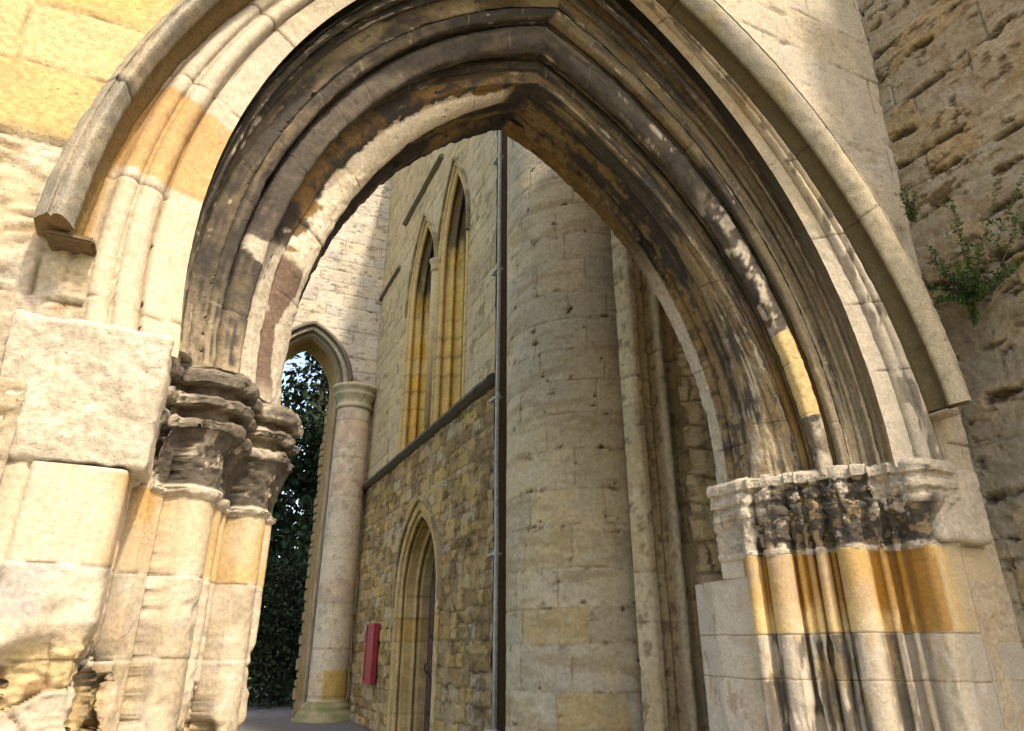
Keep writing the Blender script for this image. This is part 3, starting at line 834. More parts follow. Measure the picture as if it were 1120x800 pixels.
link('wall_core', raw_mesh('wall_core', np.array(V), F, np.broadcast_to(BEIGE * .8, (len(V), 3)), False), M_FAR, ARCH)

# ================================================================== RETURN WALL on the right, coming towards the viewer
RW = empty('rubble_wall', (3.8, 1.0, 0), 'tall rough stone wall with eroded joints, at right angles to the archway on the right edge', 'wall')
cR = course_list(0, 10.2, .255, .22, 8)
Yr = spaced([(-.9, .9, .06), (.9, 2.26, .0095)]); Zr = spaced([(0, 1.1, .05), (1.1, 5.2, .011), (5.2, 6.7, .016), (6.7, TOP + .4, .08)])
Yg, Zg = np.meshgrid(Yr, Zr, indexing='ij')
Xg = 3.775 + .055 * np.maximum(0, Zg - 3.6)
P = np.stack([Xg, Yg, Zg], -1)
d, h, h2, h3, ci = blocks(Yg, Zg, cR, .42, 31, .014, .6)
f = fbm(P, 3.4, 5, 201); f2 = fbm(P * [1, 1.0, 2.2], 8.5, 5, 202, .62); f3 = fbm(P, 30, 3, 203)
dz = np.min(np.abs(Zg[..., None] + .03 * fbm(P, 4, 3, 207)[..., None] - np.array(cR)), -1)
crev = sst(.030, .004, dz + .028 * fbm(P * [1, .7, 1.4], 11, 5, 208, .6)) * sst(.05, .35, fbm(P * [1, 1.3, 2.0], 3.2, 3, 209) + .05)
gap = np.maximum((1 - sst(.0, .010, d)) * sst(-.3, .15, fbm(P, 3.0, 3, 204) - .05) * .8, crev)
cav = np.maximum(0, f2 - .30)
D = .007 * f + .005 * f2 + .0025 * f3 - gap * .009 - crev * .022 * (1 + f3) - cav * .09 * sst(.06, .0, d) - cav * .015 + (h - .5) * .010
P[..., 0] -= D
c = mix(np.broadcast_to(np.array([.27, .225, .155]), P.shape), [.31, .225, .12], sst(.45, .8, h) * .7)
c = mix(c, GREY * .85, sst(-.1, .45, f) * .45); c = mix(c, [.33, .28, .20], sst(.7, .95, h2) * .6); c = mix(c, BROWN, sst(.0, .5, fbm(P, 20, 4, 210)) * .45)
c = mix(c, BROWN * .9, sst(.28, .5, f2) * .6); c = mix(c, UMBER * .6, gap * .9); c = mix(c, UMBER, np.clip(cav * 3, 0, .7))
c = mix(c, [.17, .155, .12], sst(3.25, 2.6, Zg + .3 * f) * sst(-.5, .3, fbm(P, 6, 4, 206)) * .65)
grid_obj('stone_face', P, c, M_ROUGH, RW, flip=False)
mb = MB(); mb.box((4.16, -.9, 0), (5.2, 2.19, TOP + .4)); mb.box((3.80, -.93, 0), (5.2, -.902, TOP + .4)); o = mb.build('wall_core', M_FAR, RW); col_all(o, BEIGE)

# ================================================================== THE CHURCH SIDE WALL with lancets and doorway
FX = 3.2
CH = empty('church_wall', (FX, 11, 0), 'long church side wall with two tall lancet windows above a string course', 'wall')
FACH = 13.6
def lancet_d(Y, Z, cy, hw, zs0, za):
    """signed distance-like inset from a lancet outline: >0 inside"""
    a = (za - zs0); R = (hw * hw + a * a) / (2 * hw)
    x = np.abs(Y - cy)
    up = R - np.hypot(x + (R - hw), np.maximum(Z - zs0, 0))
    return np.where(Z > zs0, up, hw - x)
LAN = [(11.08, .85, 6.25 + ZE, 8.02 + ZE, 3.30 + ZE), (9.36, .73, 6.25 + ZE, 8.12 + ZE, 3.30 + ZE)]
DOOR = (10.42, .96, .75 + ZE, 2.03 + ZE, 0.0)
Yf = spaced([(7.46, 14.6, .021)]); Zf = spaced([(0, FACH, .022)])
Yg, Zg = np.meshgrid(Yf, Zf, indexing='ij')
P = np.stack([np.full_like(Yg, FX), Yg, Zg], -1)
low = Zg < 3.24 + ZE
cl = course_list(0, 4.6, .17, .35, 41); cu = course_list(0, FACH + .4, .235, .12, 42)
d1, h1, g1, k1, _ = blocks(Yg, Zg, cl, .30, 43, .03, .6)
d2, h2_, g2_, k2, _ = blocks(Yg, Zg, cu, .36, 44, .012)
f = fbm(P, 1.3, 5, 211); f2 = fbm(P, 9, 4, 212, .6); f3 = fbm(P, 4, 4, 213, .6)
J1 = (1 - sst(.003, .018, d1 + .006 * f2)) * sst(-.6, .1, f3 + .1); J2 = (1 - sst(0, .016, d2)) * .8
D = np.where(low, .014 * f2 + (h1 - .5) * .018 - J1 * .014 - np.maximum(0, f3 - .25) * .06 + .006 * f3, .006 * f2 + (h2_ - .5) * .012 - J2 * .012)
P[..., 0] -= D
c1 = mix(np.broadcast_to(np.array([.37, .265, .125]), P.shape), [.45, .32, .135], sst(.4, .9, h1)); c1 = mix(c1, [.38, .32, .23], sst(.6, .95, g1) * .8)
c1 = mix(c1, [.20, .135, .065], sst(.35, .75, rnd(h1 * 977, g1 * 331, k1 * 100)) * .75)
c1 = mix(c1, UMBER * 1.2, sst(.0, .40, f3 * .35 + f2 * .7 + .35 * fbm(P, 30, 3, 214)) * sst(-.5, .3, f + .15 + .6 * sst(9.6, 7.5, Yg)) * .7)
c1 = mix(c1, CREAM * .85, sst(.55, .9, k1) * sst(.1, -.2, f3) * .5); c1 = mix(c1, [.40, .34, .23], sst(1.2, .2, Zg + .4 * f) * sst(.3, .7, g1) * .6)
c1 = mix(c1, UMBER * .8, J1 * .65)
c2 = mix(np.broadcast_to(np.array([.46, .385, .245]), P.shape), [.37, .305, .19], sst(.3, .9, h2_)); c2 = mix(c2, [.48, .37, .19], sst(.75, .95, g2_) * .6)
c2 = mix(c2, [.42, .36, .25], sst(-.2, .5, f) * .5); c2 = mix(c2, UMBER, sst(.35, .6, f2 * .6 + f3 * .6) * .5); c2 = mix(c2, BROWN * .9, J2 * .6)
c = np.where(low[..., None], c1, c2)
Ym = (Yg[:-1, :-1] + Yg[1:, 1:]) / 2; Zm = (Zg[:-1, :-1] + Zg[1:, 1:]) / 2
mask = np.ones_like(Ym, bool)
for (cy, hw, z0, za, zb) in LAN: mask &= ~((lancet_d(Ym, Zm, cy, hw, z0, za) > -.0) & (Zm > zb - .02))
mask &= ~(lancet_d(Ym, Zm, DOOR[0], DOOR[1], DOOR[2], DOOR[3]) > 0)
grid_obj('wall_face', P, c, M_FAR, CH, mask=mask, flip=True)
mb = MB(); mb.box((FX + 1.1, 7.46, 0), (FX + 1.6, 14.6, FACH)); o = mb.build('wall_core', M_FAR, CH); col_all(o, BEIGE * .7)
mb = MB(); mb.box((FX + .005, 7.44, 0), (FX + 1.1, 7.458, FACH)); o = mb.build('wall_end', M_FAR, CH); col_all(o, BROWN * .7); mb = MB(); mb.box((FX + .002, 7.46, FACH - .01), (FX + 1.1, 14.6, FACH + .03)); o = mb.build('wall_head', M_FAR, CH); col_all(o, BEIGE * .5)  # wall_end gets a dark colour standing in for shade in the gap behind the pipe

def outline(cy, hw, z0, za, zb, off, nj=10, na=24):
    """open outline from the near jamb foot over the apex to the far jamb foot, offset outwards; (Y, Z)"""
    a = za - z0; R = (hw * hw + a * a) / (2 * hw); Ro = R + off
    th = np.linspace(0, 1, na); cx = R - hw
    amax = math.acos(min(1, cx / Ro)); ang = th * amax
    right = np.stack([-cx + Ro * np.cos(ang), z0 + Ro * np.sin(ang)], -1)
    jam = np.stack([np.full(nj, hw + off), np.linspace(zb, z0, nj, endpoint=False)], -1)
    half = np.concatenate([jam, right])
    L_ = half.copy(); L_[:, 0] = -L_[:, 0]
    full = np.concatenate([L_, half[::-1][1:]])
    full[:, 0] += cy
    return full
def frame_sweep(name, spec, prof, paint, mat, parent, nj=60, na=36, rough=.004, seed=0):
    """prof: list of (offset outward in the wall plane, X) from outside in"""
    ols = np.stack([np.concatenate([np.full((len(outline(*spec, o_, nj, na)), 1), x_), outline(*spec, o_, nj, na)], 1) for o_, x_ in prof], 0)
    N = normals(ols); view = np.array([0, 8, 1.3]) - ols
    flip = (np.sum(N * view, -1) > 0).mean() < .5
    if flip: N = -N
    f = fbm(ols, 5, 4, seed); f2 = fbm(ols, 20, 3, seed + 1)
    k = np.floor(ols[..., 2] / .34); dj = np.abs(ols[..., 2] / .34 - np.round(ols[..., 2] / .34)) * .34
    J = 1 - sst(0, .014, dj)
    col = paint(ols, f, f2, rnd(k, k * 0 + seed), J)
    return grid_obj(name, ols + N * (rough * (f + .6 * f2) - J * .004)[..., None], col, mat, parent, flip=flip)
def prof_dense(pts, step=.02):
    out = [pts[0]]
    for a, b in zip(pts[:-1], pts[1:]):
        n_ = max(1, int(math.hypot(b[0] - a[0], b[1] - a[1]) / step))
        for i in range(1, n_ + 1): out.append((a[0] + (b[0] - a[0]) * i / n_, a[1] + (b[1] - a[1]) * i / n_))
    return out
def roll_pts(o0, x0, r, n_=7, a0=200, a1=-20):
    return [(o0 + r * math.cos(math.radians(a)) * -1, x0 - r * math.sin(math.radians(a))) for a in np.linspace(a1, a0, n_)]
def paint_lancet(P, f, f2, h, J):
    c = mix(np.broadcast_to(np.array([.60, .37, .10]), P.shape), [.64, .45, .17], sst(.2, .9, h)); c = mix(c, [.40, .28, .12], sst(-.1, .5, f) * .4)
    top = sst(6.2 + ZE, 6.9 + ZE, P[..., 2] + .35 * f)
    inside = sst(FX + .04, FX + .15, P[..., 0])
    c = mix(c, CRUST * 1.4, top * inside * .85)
    c = mix(c, np.array([.45, .36, .20]), (1 - inside) * .7)
    drip = .5 * sst(.25, .5, fbm(P * [1, 1, .12], 7, 3, 222)) * sst(5.0 + ZE, 6.5 + ZE, P[..., 2])
    c = mix(c, CRUST * 1.3, drip * inside * .8)
    return mix(c, BROWN * .7, J * .5)
lan_prof = prof_dense([(.05, FX + .03), (.05, FX - .014), (-.02, FX - .014), (-.03, FX + .06)]
    + roll_pts(-.095, FX + .07, .055) + [(-.15, FX + .16)] + roll_pts(-.20, FX + .22, .05) + [(-.25, FX + .32)] + roll_pts(-.30, FX + .38, .045) + [(-.345, FX + .48), (-.36, FX + .80), (-.40, FX + .84), (-.40, FX + .95)], .018)
def hood_prof(off): return prof_dense([(off - .01, FX + .02), (off - .015, FX - .04), (off + .01, FX - .06), (off + .035, FX - .05), (off + .055, FX - .0), (off + .055, FX + .02)], .015)
def paint_hood2(P, f, f2, h, J):
    c = mix(np.broadcast_to(np.array([.30, .24, .14]), P.shape), UMBER, sst(-.2, .4, f) * .6)
    return mix(c, UMBER * .7, J * .5)
for i, sp in enumerate(LAN):
    w = frame_sweep('lancet_window', sp, lan_prof, paint_lancet, M_FAR, CH, seed=231 + i * 5)
    frame_sweep('hood_mould', (sp[0], sp[1], sp[2], sp[3], sp[2] - .05), hood_prof(.05), paint_hood2, M_FAR, w, nj=4, seed=233 + i)
    oo = outline(*sp, -.385, 20, 24)
    me = raw_mesh('pane', np.concatenate([np.full((len(oo), 1), FX + .90), oo], 1), [list(range(len(oo)))], None, False)
    link('pane', me, M_GLASS, w)
    mb = MB(); mb.box((FX - .03, sp[0] - sp[1] + .0, sp[4] - .10), (FX + 1.0, sp[0] + sp[1], sp[4] + .01), .01)
    col_all(mb.build('sill', M_FAR, w), BEIGE * .7)
# slender shaft dividing the pair
mb = MB(); ym = 10.16
mb.tube([(FX - .02, ym, 3.34 + ZE), (FX - .02, ym, 6.3 + ZE)], .075, 14)
mb.tube([(FX - .02, ym, 6.26 + ZE), (FX - .02, ym, 6.31 + ZE), (FX - .02, ym, 6.36 + ZE), (FX - .02, ym, 6.46 + ZE), (FX - .02, ym, 6.5 + ZE)], [.08, .10, .085, .12, .13], 14)
o = mb.build('dividing_shaft', M_FAR, CH, True); col_all(o, np.array([.42, .33, .18]))
# string courses
def string_course(y0, y1, z, dark=.8, k_=1.0):
    pr = [(a * k_, b * k_) for a, b in [(0.02, .10), (-.06, .085), (-.125, .03), (-.125, -.01), (-.06, -.05), (.02, -.075)]]
    n_ = max(2, int((y1 - y0) / .12)); V = []; F = []
    r = random.Random(int(z * 100))
    for i in range(n_ + 1):
        y = y0 + (y1 - y0) * i / n_; j = (r.random() - .5) * .03
        for (a, b_) in pr: V.append((FX + a * (1 + j * 4) + j * .4, y, z + b_ + j * .6))
    m = len(pr)
    for i in range(n_):
        for k in range(m - 1): F.append([i * m + k, i * m + k + 1, (i + 1) * m + k + 1, (i + 1) * m + k])
    F.append(list(range(m))); F.append([n_ * m + k for k in range(m)][::-1])
    o = link('string_course', raw_mesh('string_course', np.array(V), F, np.broadcast_to(np.array([.17, .15, .12]) * dark, (len(V), 3)), False), M_FAR, CH)
    return o
string_course(7.42, 14.6, 3.20 + ZE, .62)
string_course(12.85, 14.55, 7.84 + ZE, .8, .55)
string_course(10.1, 12.65, 8.84 + ZE, .8, .7)
# doorway
def paint_door(P, f, f2, h, J):
    c = mix(np.broadcast_to(np.array([.46, .325, .135]), P.shape), [.50, .38, .20], sst(.3, .9, h)); c = mix(c, [.30, .22, .11], sst(-.1, .5, f) * .5)
    c = mix(c, CRUST * 1.6, sst(.1, .5, f2 + .3 * f) * sst(2.2, 3.3, P[..., 2]) * .6)
    return mix(c, BROWN * .7, J * .5)
door_prof = prof_dense([(.16, FX + .03), (.16, FX - .015), (.02, FX - .02), (.0, FX + .03)] + roll_pts(-.05, FX + .05, .04) + [(-.10, FX + .10), (-.11, FX + .24)] + roll_pts(-.15, FX + .27, .035) + [(-.19, FX + .34), (-.20, FX + .62)], .02)
dw = frame_sweep('doorway', DOOR, door_prof, paint_door, M_FAR, CH, seed=251)
frame_sweep('hood_mould', (DOOR[0], DOOR[1], DOOR[2], DOOR[3], DOOR[2] - .12), hood_prof(.17), paint_hood2, M_FAR, dw, nj=4, seed=257)
# plank door leaf with strap hinges, recessed in the doorway
DL = empty('plank_door', (FX + .5, DOOR[0], 0), 'dark plank door with iron strap hinges, recessed in the small pointed doorway', 'door')
y0, y1 = DOOR[0] - .80, DOOR[0] + .80
V = []; F = []; npl = 11; a_ = DOOR[3] - DOOR[2]
def arch_top(y):
    hw = DOOR[1] - .18; R = (hw * hw + (a_ - .2) ** 2) / (2 * hw); x = min(abs(y - DOOR[0]), hw - .001)
    return DOOR[2] + math.sqrt(max(0, R * R - (x + R - hw) ** 2))
mb = MB()
for i in range(npl):
    ya = y0 + (y1 - y0) * i / npl + .006; yb_ = y0 + (y1 - y0) * (i + 1) / npl - .006
    za, zb_ = arch_top(ya), arch_top(yb_); xo = FX + .47 + .006 * ((i * 7) % 3)
    mb.add([(xo, ya, .03), (xo, yb_, .03), (xo, yb_, zb_), (xo, ya, za), (xo + .05, ya, .03), (xo + .05, yb_, .03), (xo + .05, yb_, zb_), (xo + .05, ya, za)],
           [[0, 3, 2, 1], [4, 5, 6, 7], [0, 1, 5, 4], [1, 2, 6, 5], [2, 3, 7, 6], [3, 0, 4, 7]])
mb.box((FX + .53, y0, .03), (FX + .56, y1, DOOR[2] + .9))
mb.build('planks', M_OAK, DL)
for z in (.10, .62, 1.18, 2.1):
    mb = MB(); mb.box((FX + .435, y0 + .02, z + .22), (FX + .468, y1 - .25, z + .29), .006)
    mb.tube([(FX + .45, y0 + .02, z + .17), (FX + .45, y0 + .02, z + .34)], .03, 8)
    mb.build('hinge', M_IRON, DL)
mb = MB(); mb.tube([(FX + .44, y1 - .2, 1.05), (FX + .40, y1 - .2, 1.03), (FX + .39, y1 - .2, .95), (FX + .42, y1 - .2, .90), (FX + .45, y1 - .2, .93)], .012, 8); mb.build('handle', M_IRON, DL)

# red notice board on the wall
RB = empty('notice_board', (FX, 12.6, 1.2), 'faded red notice board fixed to the stone wall left of the small pointed doorway', 'notice board')
bx0, bx1, by0, by1, bz0, bz1 = FX - .105, FX - .03, 12.36, 12.92, .70, 1.66
mb = MB(); mb.box((bx0, by0, bz0), (bx1, by1, bz1), .006); mb.build('board', M_RED, RB)
mb = MB(); e = .035
mb.box((bx0 - .016, by0, bz0), (bx0 - .002, by0 + e, bz1), .003); mb.box((bx0 - .016, by1 - e, bz0), (bx0 - .002, by1, bz1), .003)
mb.box((bx0 - .014, by0 + e + .002, bz1 - e), (bx0 - .002, by1 - e - .002, bz1), .003); mb.box((bx0 - .014, by0 + e + .002, bz0), (bx0 - .002, by1 - e - .002, bz0 + e), .003)
mb.build('frame', plain_mat('sun_bleached_red_paint', (.29, .035, .042), .6, .3, 9, 0, .3, .05), RB)
for yy in (by0 + .07, by1 - .07):
    for zz_b in (bz0 + .07, bz1 - .07):
        mb = MB(); mb.tube([(bx0 - .002, yy, zz_b), (bx0 - .012, yy, zz_b)], .012, 8); mb.build('bolt', M_IRON, RB)
for zz_b in (bz0 + .15, bz1 - .15):
    mb = MB(); mb.box((bx1 + .001, by0 + .06, zz_b - .03), (FX + .02, by1 - .06, zz_b + .03)); mb.build('batten', M_OAK, RB)

# downpipe in the corner of wall and stair turret
DP = empty('downpipe', (3.10, 7.30, 0), 'thin grey metal downpipe in the corner beside the round turret', 'pipe')
px, py = 3.125, 7.19
mb = MB(); rr_ = random.Random(3); mb.tube([(px + (rr_.random() - .5) * .012, py + (rr_.random() - .5) * .012, .12 + i * 1.078) for i in range(11)], .024, 12); mb.build('pipe', M_PIPE, DP, True)
mb = MB(); mb.tube([(px, py, .13), (px - .02, py - .03, .07), (px - .08, py - .1, .03)], .031, 12); mb.build('outlet', M_PIPE, DP, True)
for z in (.45, 2.25, 4.15, 6.0, 7.9, 9.7):
    mb = MB(); mb.tube([(px, py, z - .04), (px, py, z - .03), (px, py, z + .03), (px, py, z + .04)], [.025, .029, .029, .025], 12)
    mb.box((px - .004, py + .03, z - .012), (px + .08, py + .26, z + .012)); mb.build('bracket', M_PIPE, DP)

# ================================================================== ROUND STAIR TURRET and its pilasters
TC = np.array([3.648, 6.02]); TR = .845
TT = empty('round_turret', (TC[0], TC[1], 0), 'tall smooth round stone turret in the middle of the arch opening', 'turret')
TH = 12.0
TC = TC
th = np.radians(spaced([(150, 300, .9)])); Zt = spaced([(0, TH, .02)])
Tg, Zg = np.meshgrid(th, Zt, indexing='ij')
P = np.stack([TC[0] + TR * np.cos(Tg), TC[1] + TR * np.sin(Tg), Zg], -1)
ct = course_list(0, TH + .5, .33, .18, 51)
d, h, h2, h3, ci = blocks(Tg * TR, Zg, ct, .55, 52, .012)
f = fbm(P, 1.6, 5, 261); f2 = fbm(P * [1, 1, 2.4], 9, 5, 262, .62); f3 = fbm(P, 4, 3, 263)
J = (1 - sst(.003, .012, d)) * sst(-.7, .0, f3 + .05)
hole = np.maximum(0, f2 - .58) * sst(.07, .02, d)
D = .002 * f2 + (h - .5) * .004 - J * .006 - hole * .12
Nn = np.stack([np.cos(Tg), np.sin(Tg), Tg * 0], -1)
P = P + Nn * D[..., None]
c = mix(np.broadcast_to(np.array([.53, .45, .315]), P.shape), [.54, .435, .27], sst(.35, .9, h)); c = mix(c, [.41, .355, .265], sst(.5, .9, h2) * .8)
c = mix(c, [.42, .32, .18], sst(-.05, .5, f) * .5 * sst(3.7, 4.1, P[..., 0]) + .15 * sst(0, .5, f)); c = mix(c, [.42, .385, .31], sst(-.1, .5, -f) * .5)
c = mix(c, [.44, .28, .07], (Zg < 1.35) * sst(.80, .82, h3) * .85); c = mix(c, [.44, .33, .16], (Zg < 1.9) * sst(.6, .62, h3) * sst(.8, .78, h3) * .7)
c = mix(c, BROWN * .9, sst(.3, .55, f2) * sst(.12, .0, d) * .5); c = mix(c, BROWN * 1.0, J * .6); c = mix(c, [.30, .22, .12], sst(.0, .5, fbm(P * [1, 1, 5], 2.2, 5, 265)) * .5); c = mix(c, [.50, .45, .34], (1 - sst(.004, .016, d)) * sst(.1, .4, f3) * .5); c = mix(c, UMBER, np.clip(hole * 5, 0, .8))
c = mix(c, [.52, .46, .34], sst(.25, .6, fbm(P * [1, 1, 3], 5, 3, 264)) * .4)
grid_obj('shaft', P, c, M_FAR, TT, flip=False)
# ribbed pilaster strip to the right of the drum, and its rubble flank
pl = [(3.66, 5.30), (3.70, 5.17), (3.735, 5.13), (3.80, 5.13), (3.815, 5.20), (3.96, 5.22), (3.97, 5.27), (3.985, 5.27), (3.995, 5.10), (4.03, 5.07), (4.075, 5.10), (4.085, 5.28), (4.31, 5.30), (4.32, 5.12), (4.37, 5.10), (4.46, 5.12), (4.47, 5.32), (5.6, 5.32)]
pl = [(a * .935, b * .935) for a, b in pl]
pts = []
for a, b in zip(pl[:-1], pl[1:]):
    n_ = max(1, int(math.hypot(b[0] - a[0], b[1] - a[1]) / .02))
    for i in range(n_): pts.append((a[0] + (b[0] - a[0]) * i / n_, a[1] + (b[1] - a[1]) * i / n_))
pts.append(pl[-1]); pts = np.array(pts)
Zp = spaced([(0, TH - .6, .022)])
P = np.stack([np.broadcast_to(pts[:, :1], (len(pts), len(Zp))), np.broadcast_to(pts[:, 1:], (len(pts), len(Zp))), np.broadcast_to(Zp[None], (len(pts), len(Zp)))], -1).astype(float)
f = fbm(P, 4, 5, 271); f2 = fbm(P, 15, 4, 272, .6)
cp = course_list(0, TH, .34, .2, 53)
d, h, h2, h3, ci = blocks(P[..., 0] * 0 + .3 + (P[..., 0] > 3.71) * 2, P[..., 2], cp, 3.0, 54, .01)
J = 1 - sst(0, .009, d)
N = normals(P); N = -N if (N[..., 1].mean() > 0) else N
P2 = P + N * (.005 * f + .004 * f2 - J * .010 - np.maximum(0, f2 - .35) * .04)[..., None]
c = mix(np.broadcast_to(np.array([.56, .45, .29]), P.shape), [.48, .375, .22], sst(.3, .9, h)); c = mix(c, [.40, .34, .23], sst(.6, .9, h2) * .7)
c = mix(c, UMBER, sst(.2, .6, f2 + .3 * f) * .55); c = mix(c, UMBER * .9, J * .6)
rib = (P[..., 1] < 4.83)
c = mix(c, [.52, .44, .31], rib * sst(-.6, 0, f) * .7)
grid_obj('pilaster', P2, c, M_FAR, TT, flip=(normals(P)[..., 1].mean() > 0))
mb = MB(); mb.box((3.9, 5.10, 0), (5.6, 6.6, TH - .6)); mb.tube([(TC[0], TC[1], TH - .02), (TC[0], TC[1], TH)], TR - .01, 32)
col_all(mb.build('core', M_FAR, TT), BEIGE * .7)
# rubble stub wall behind the right jamb
SW = empty('wall_stub', (3.9, 4.3, 0), 'broken rubble wall stub just behind the right jamb of the archway', 'wall')
Xs = spaced([(3.56, 5.4, .014)]); Zs = spaced([(0, 5.6, .016)])
Xg, Zg = np.meshgrid(Xs, Zs, indexing='ij')
edge = .035 * fbm(np.stack([Zg * 0, Zg * 0, Zg], -1), 3.0, 3, 281) + .02 * np.sign(np.sin(Zg * 17))
Xg = Xg + edge * sst(4.2, 3.5, Xg)
P = np.stack([Xg, np.full_like(Xg, 4.22), Zg], -1)
d, h, h2, h3, ci = blocks(Xg, Zg, course_list(0, 6, .22, .3, 55), .33, 56, .035, .5)
f = fbm(P, 4, 4, 282); f2 = fbm(P, 14, 4, 283)
J = 1 - sst(0, .02, d)
round_ = sst(.12, .0, Xg - Xg[0:1]) 
P[..., 1] += round_ * .06 - (.010 * f + .008 * f2 + (h - .5) * .016 - J * .014)
c = mix(np.broadcast_to(np.array([.52, .42, .26]), P.shape), [.44, .35, .22], sst(.3, .9, h)); c = mix(c, [.40, .34, .23], sst(.65, .95, h2) * .6)
c = mix(c, UMBER, sst(.2, .6, f2 + .4 * f) * .55); c = mix(c, UMBER * .7, J * .7)
grid_obj('stone_face', P, c, M_ROUGH, SW, flip=False)
mb = MB(); mb.box((3.80, 4.36, 0), (5.4, 4.52, 5.5)); col_all(mb.build('wall_core', M_FAR, SW), BEIGE * .5)

# ================================================================== FAR WALL with a pointed arch on a round respond
FY = 14.5
FW = empty('far_wall', (1.5, FY, 0), 'far sunlit ashlar wall with a hooded pointed arch, beyond the church wall', 'wall')
AX, AHW, AZ0, AZA = 1.70, .80, 5.52 + ZE, 6.72 + ZE
FH = 17.0
Xs = spaced([(-4.0, -.3, .06), (-.3, 3.24, .024)]); Zs = spaced([(0, FH, .026)])
Xg, Zg = np.meshgrid(Xs, Zs, indexing='ij'); P = np.stack([Xg, np.full_like(Xg, FY), Zg], -1)
d, h, h2, h3, ci = blocks(Xg, Zg, course_list(0, FH + .5, .31, .12, 61), .55, 62, .012)
f = fbm(P, 1.5, 5, 291); f2 = fbm(P * [1, 1, 2.5], 8, 5, 292, .6)
J = 1 - sst(0, .014, d)
P[..., 1] -= .005 * f2 + (h - .5) * .012 - J * .012 - np.maximum(0, f2 - .4) * .05
c = mix(np.broadcast_to(np.array([.46, .415, .335]), P.shape), [.39, .36, .305], sst(.3, .9, h)); c = mix(c, [.43, .36, .25], sst(.6, .95, h2) * .5)
c = mix(c, [.27, .26, .21], sst(.0, .5, f) * .4); c = mix(c, UMBER, sst(.3, .55, f2) * .45); c = mix(c, BROWN * .8, J * .6)
Xm = (Xg[:-1, :-1] + Xg[1:, 1:]) / 2; Zm = (Zg[:-1, :-1] + Zg[1:, 1:]) / 2
mask = ~((lancet_d(Xm, Zm, AX, AHW + .05, AZ0, AZA + .06) > 0))
grid_obj('wall_face', P, c, M_FAR, FW, mask=mask, flip=False)
def frame_far(name, prof, paint, parent, zb, seed, nj=50):
    ols = np.stack([np.concatenate([outline(AX, AHW, AZ0, AZA, zb, o_, nj, 30)[:, :1], np.full((len(outline(AX, AHW, AZ0, AZA, zb, o_, nj, 30)), 1), y_), outline(AX, AHW, AZ0, AZA, zb, o_, nj, 30)[:, 1:]], 1) for o_, y_ in prof], 0)
    N = normals(ols); view = np.array([1.7, 0, 4]) - ols; flip = (np.sum(N * view, -1) > 0).mean() < .5
    if flip: N = -N
    f = fbm(ols, 4, 4, seed); f2 = fbm(ols, 16, 3, seed + 1); k = np.floor(ols[..., 2] / .4)
    dj = np.abs(ols[..., 2] / .4 - np.round(ols[..., 2] / .4)) * .4; J = 1 - sst(0, .014, dj)
    return grid_obj(name, ols + N * (.005 * (f + .6 * f2) - J * .004)[..., None], paint(ols, f, f2, rnd(k, k * 0 + seed), J), M_FAR, parent, flip=flip)
def paint_far(P, f, f2, h, J):
    c = mix(np.broadcast_to(np.array([.38, .34, .26]), P.shape), [.30, .26, .18], sst(.3, .9, h)); deep = sst(FY + .12, FY + .3, P[..., 1]); c = mix(c, UMBER, sst(FY + .03, FY + .06, P[..., 1]) * sst(FY + .13, FY + .10, P[..., 1]) * .7)
    c = mix(c, [.36, .22, .07], deep * .85); c = mix(c, UMBER, sst(.2, .6, f2 + .3 * f) * .5)
    return mix(c, UMBER, J * .5)
ap = prof_dense([(.06, FY + .03), (.06, FY - .02), (.0, FY - .02), (-.01, FY + .05)] , .03)
ap = [(o_, y_) for o_, y_ in ap] + [(-.02 + .0, FY + .07)] + [(-.06 - .045 * math.cos(math.radians(a)) * -1 - .0, FY + .12 - .045 * math.sin(math.radians(a))) for a in np.linspace(0, 180, 7)] + prof_dense([(-.13, FY + .2), (-.14, FY + .95), (-.05, FY + 1.0)], .04)
arx = frame_far('arch', ap, paint_far, FW, 0.0, 301)
frame_far('hood_mould', [(.20, FY + .02), (.20, FY - .04), (.15, FY - .10), (.10, FY - .10), (.09, FY - .02), (.085, FY + .02)], lambda P, f, f2, h, J: mix(np.broadcast_to(np.array([.13, .11, .085]), P.shape), UMBER * .8, sst(-.2, .5, f) * .6), arx, AZ0 - .1, 305, 5)
# ragged toothing of the far jamb edge
mb = MB(); r = random.Random(4); z = 0.0
while z < AZ0 - .2:
    hh = .12 + r.random() * .14; w = .02 + r.random() * .05
    mb.box((AX + AHW - .13 - w, FY + .82 + r.random() * .04, z + .01), (AX + AHW - .10, FY + 1.06, z + hh - .012), .02); z += hh
col_all(mb.build('jamb_toothing', M_ROUGH, FW), np.array([.32, .25, .15]))
mb = MB(); mb.box((AX + AHW + .10, FY + .06, 0), (FX + .02, FY + 1.0, FH)); mb.box((-4, FY + .06, 0), (AX - AHW - .1, FY + 1.0, FH))
mb.box((AX - AHW - .1, FY + .06, AZA + .12), (AX + AHW + .10, FY + 1.0, FH))
col_all(mb.build('wall_core', M_FAR, FW), BEIGE * .6)
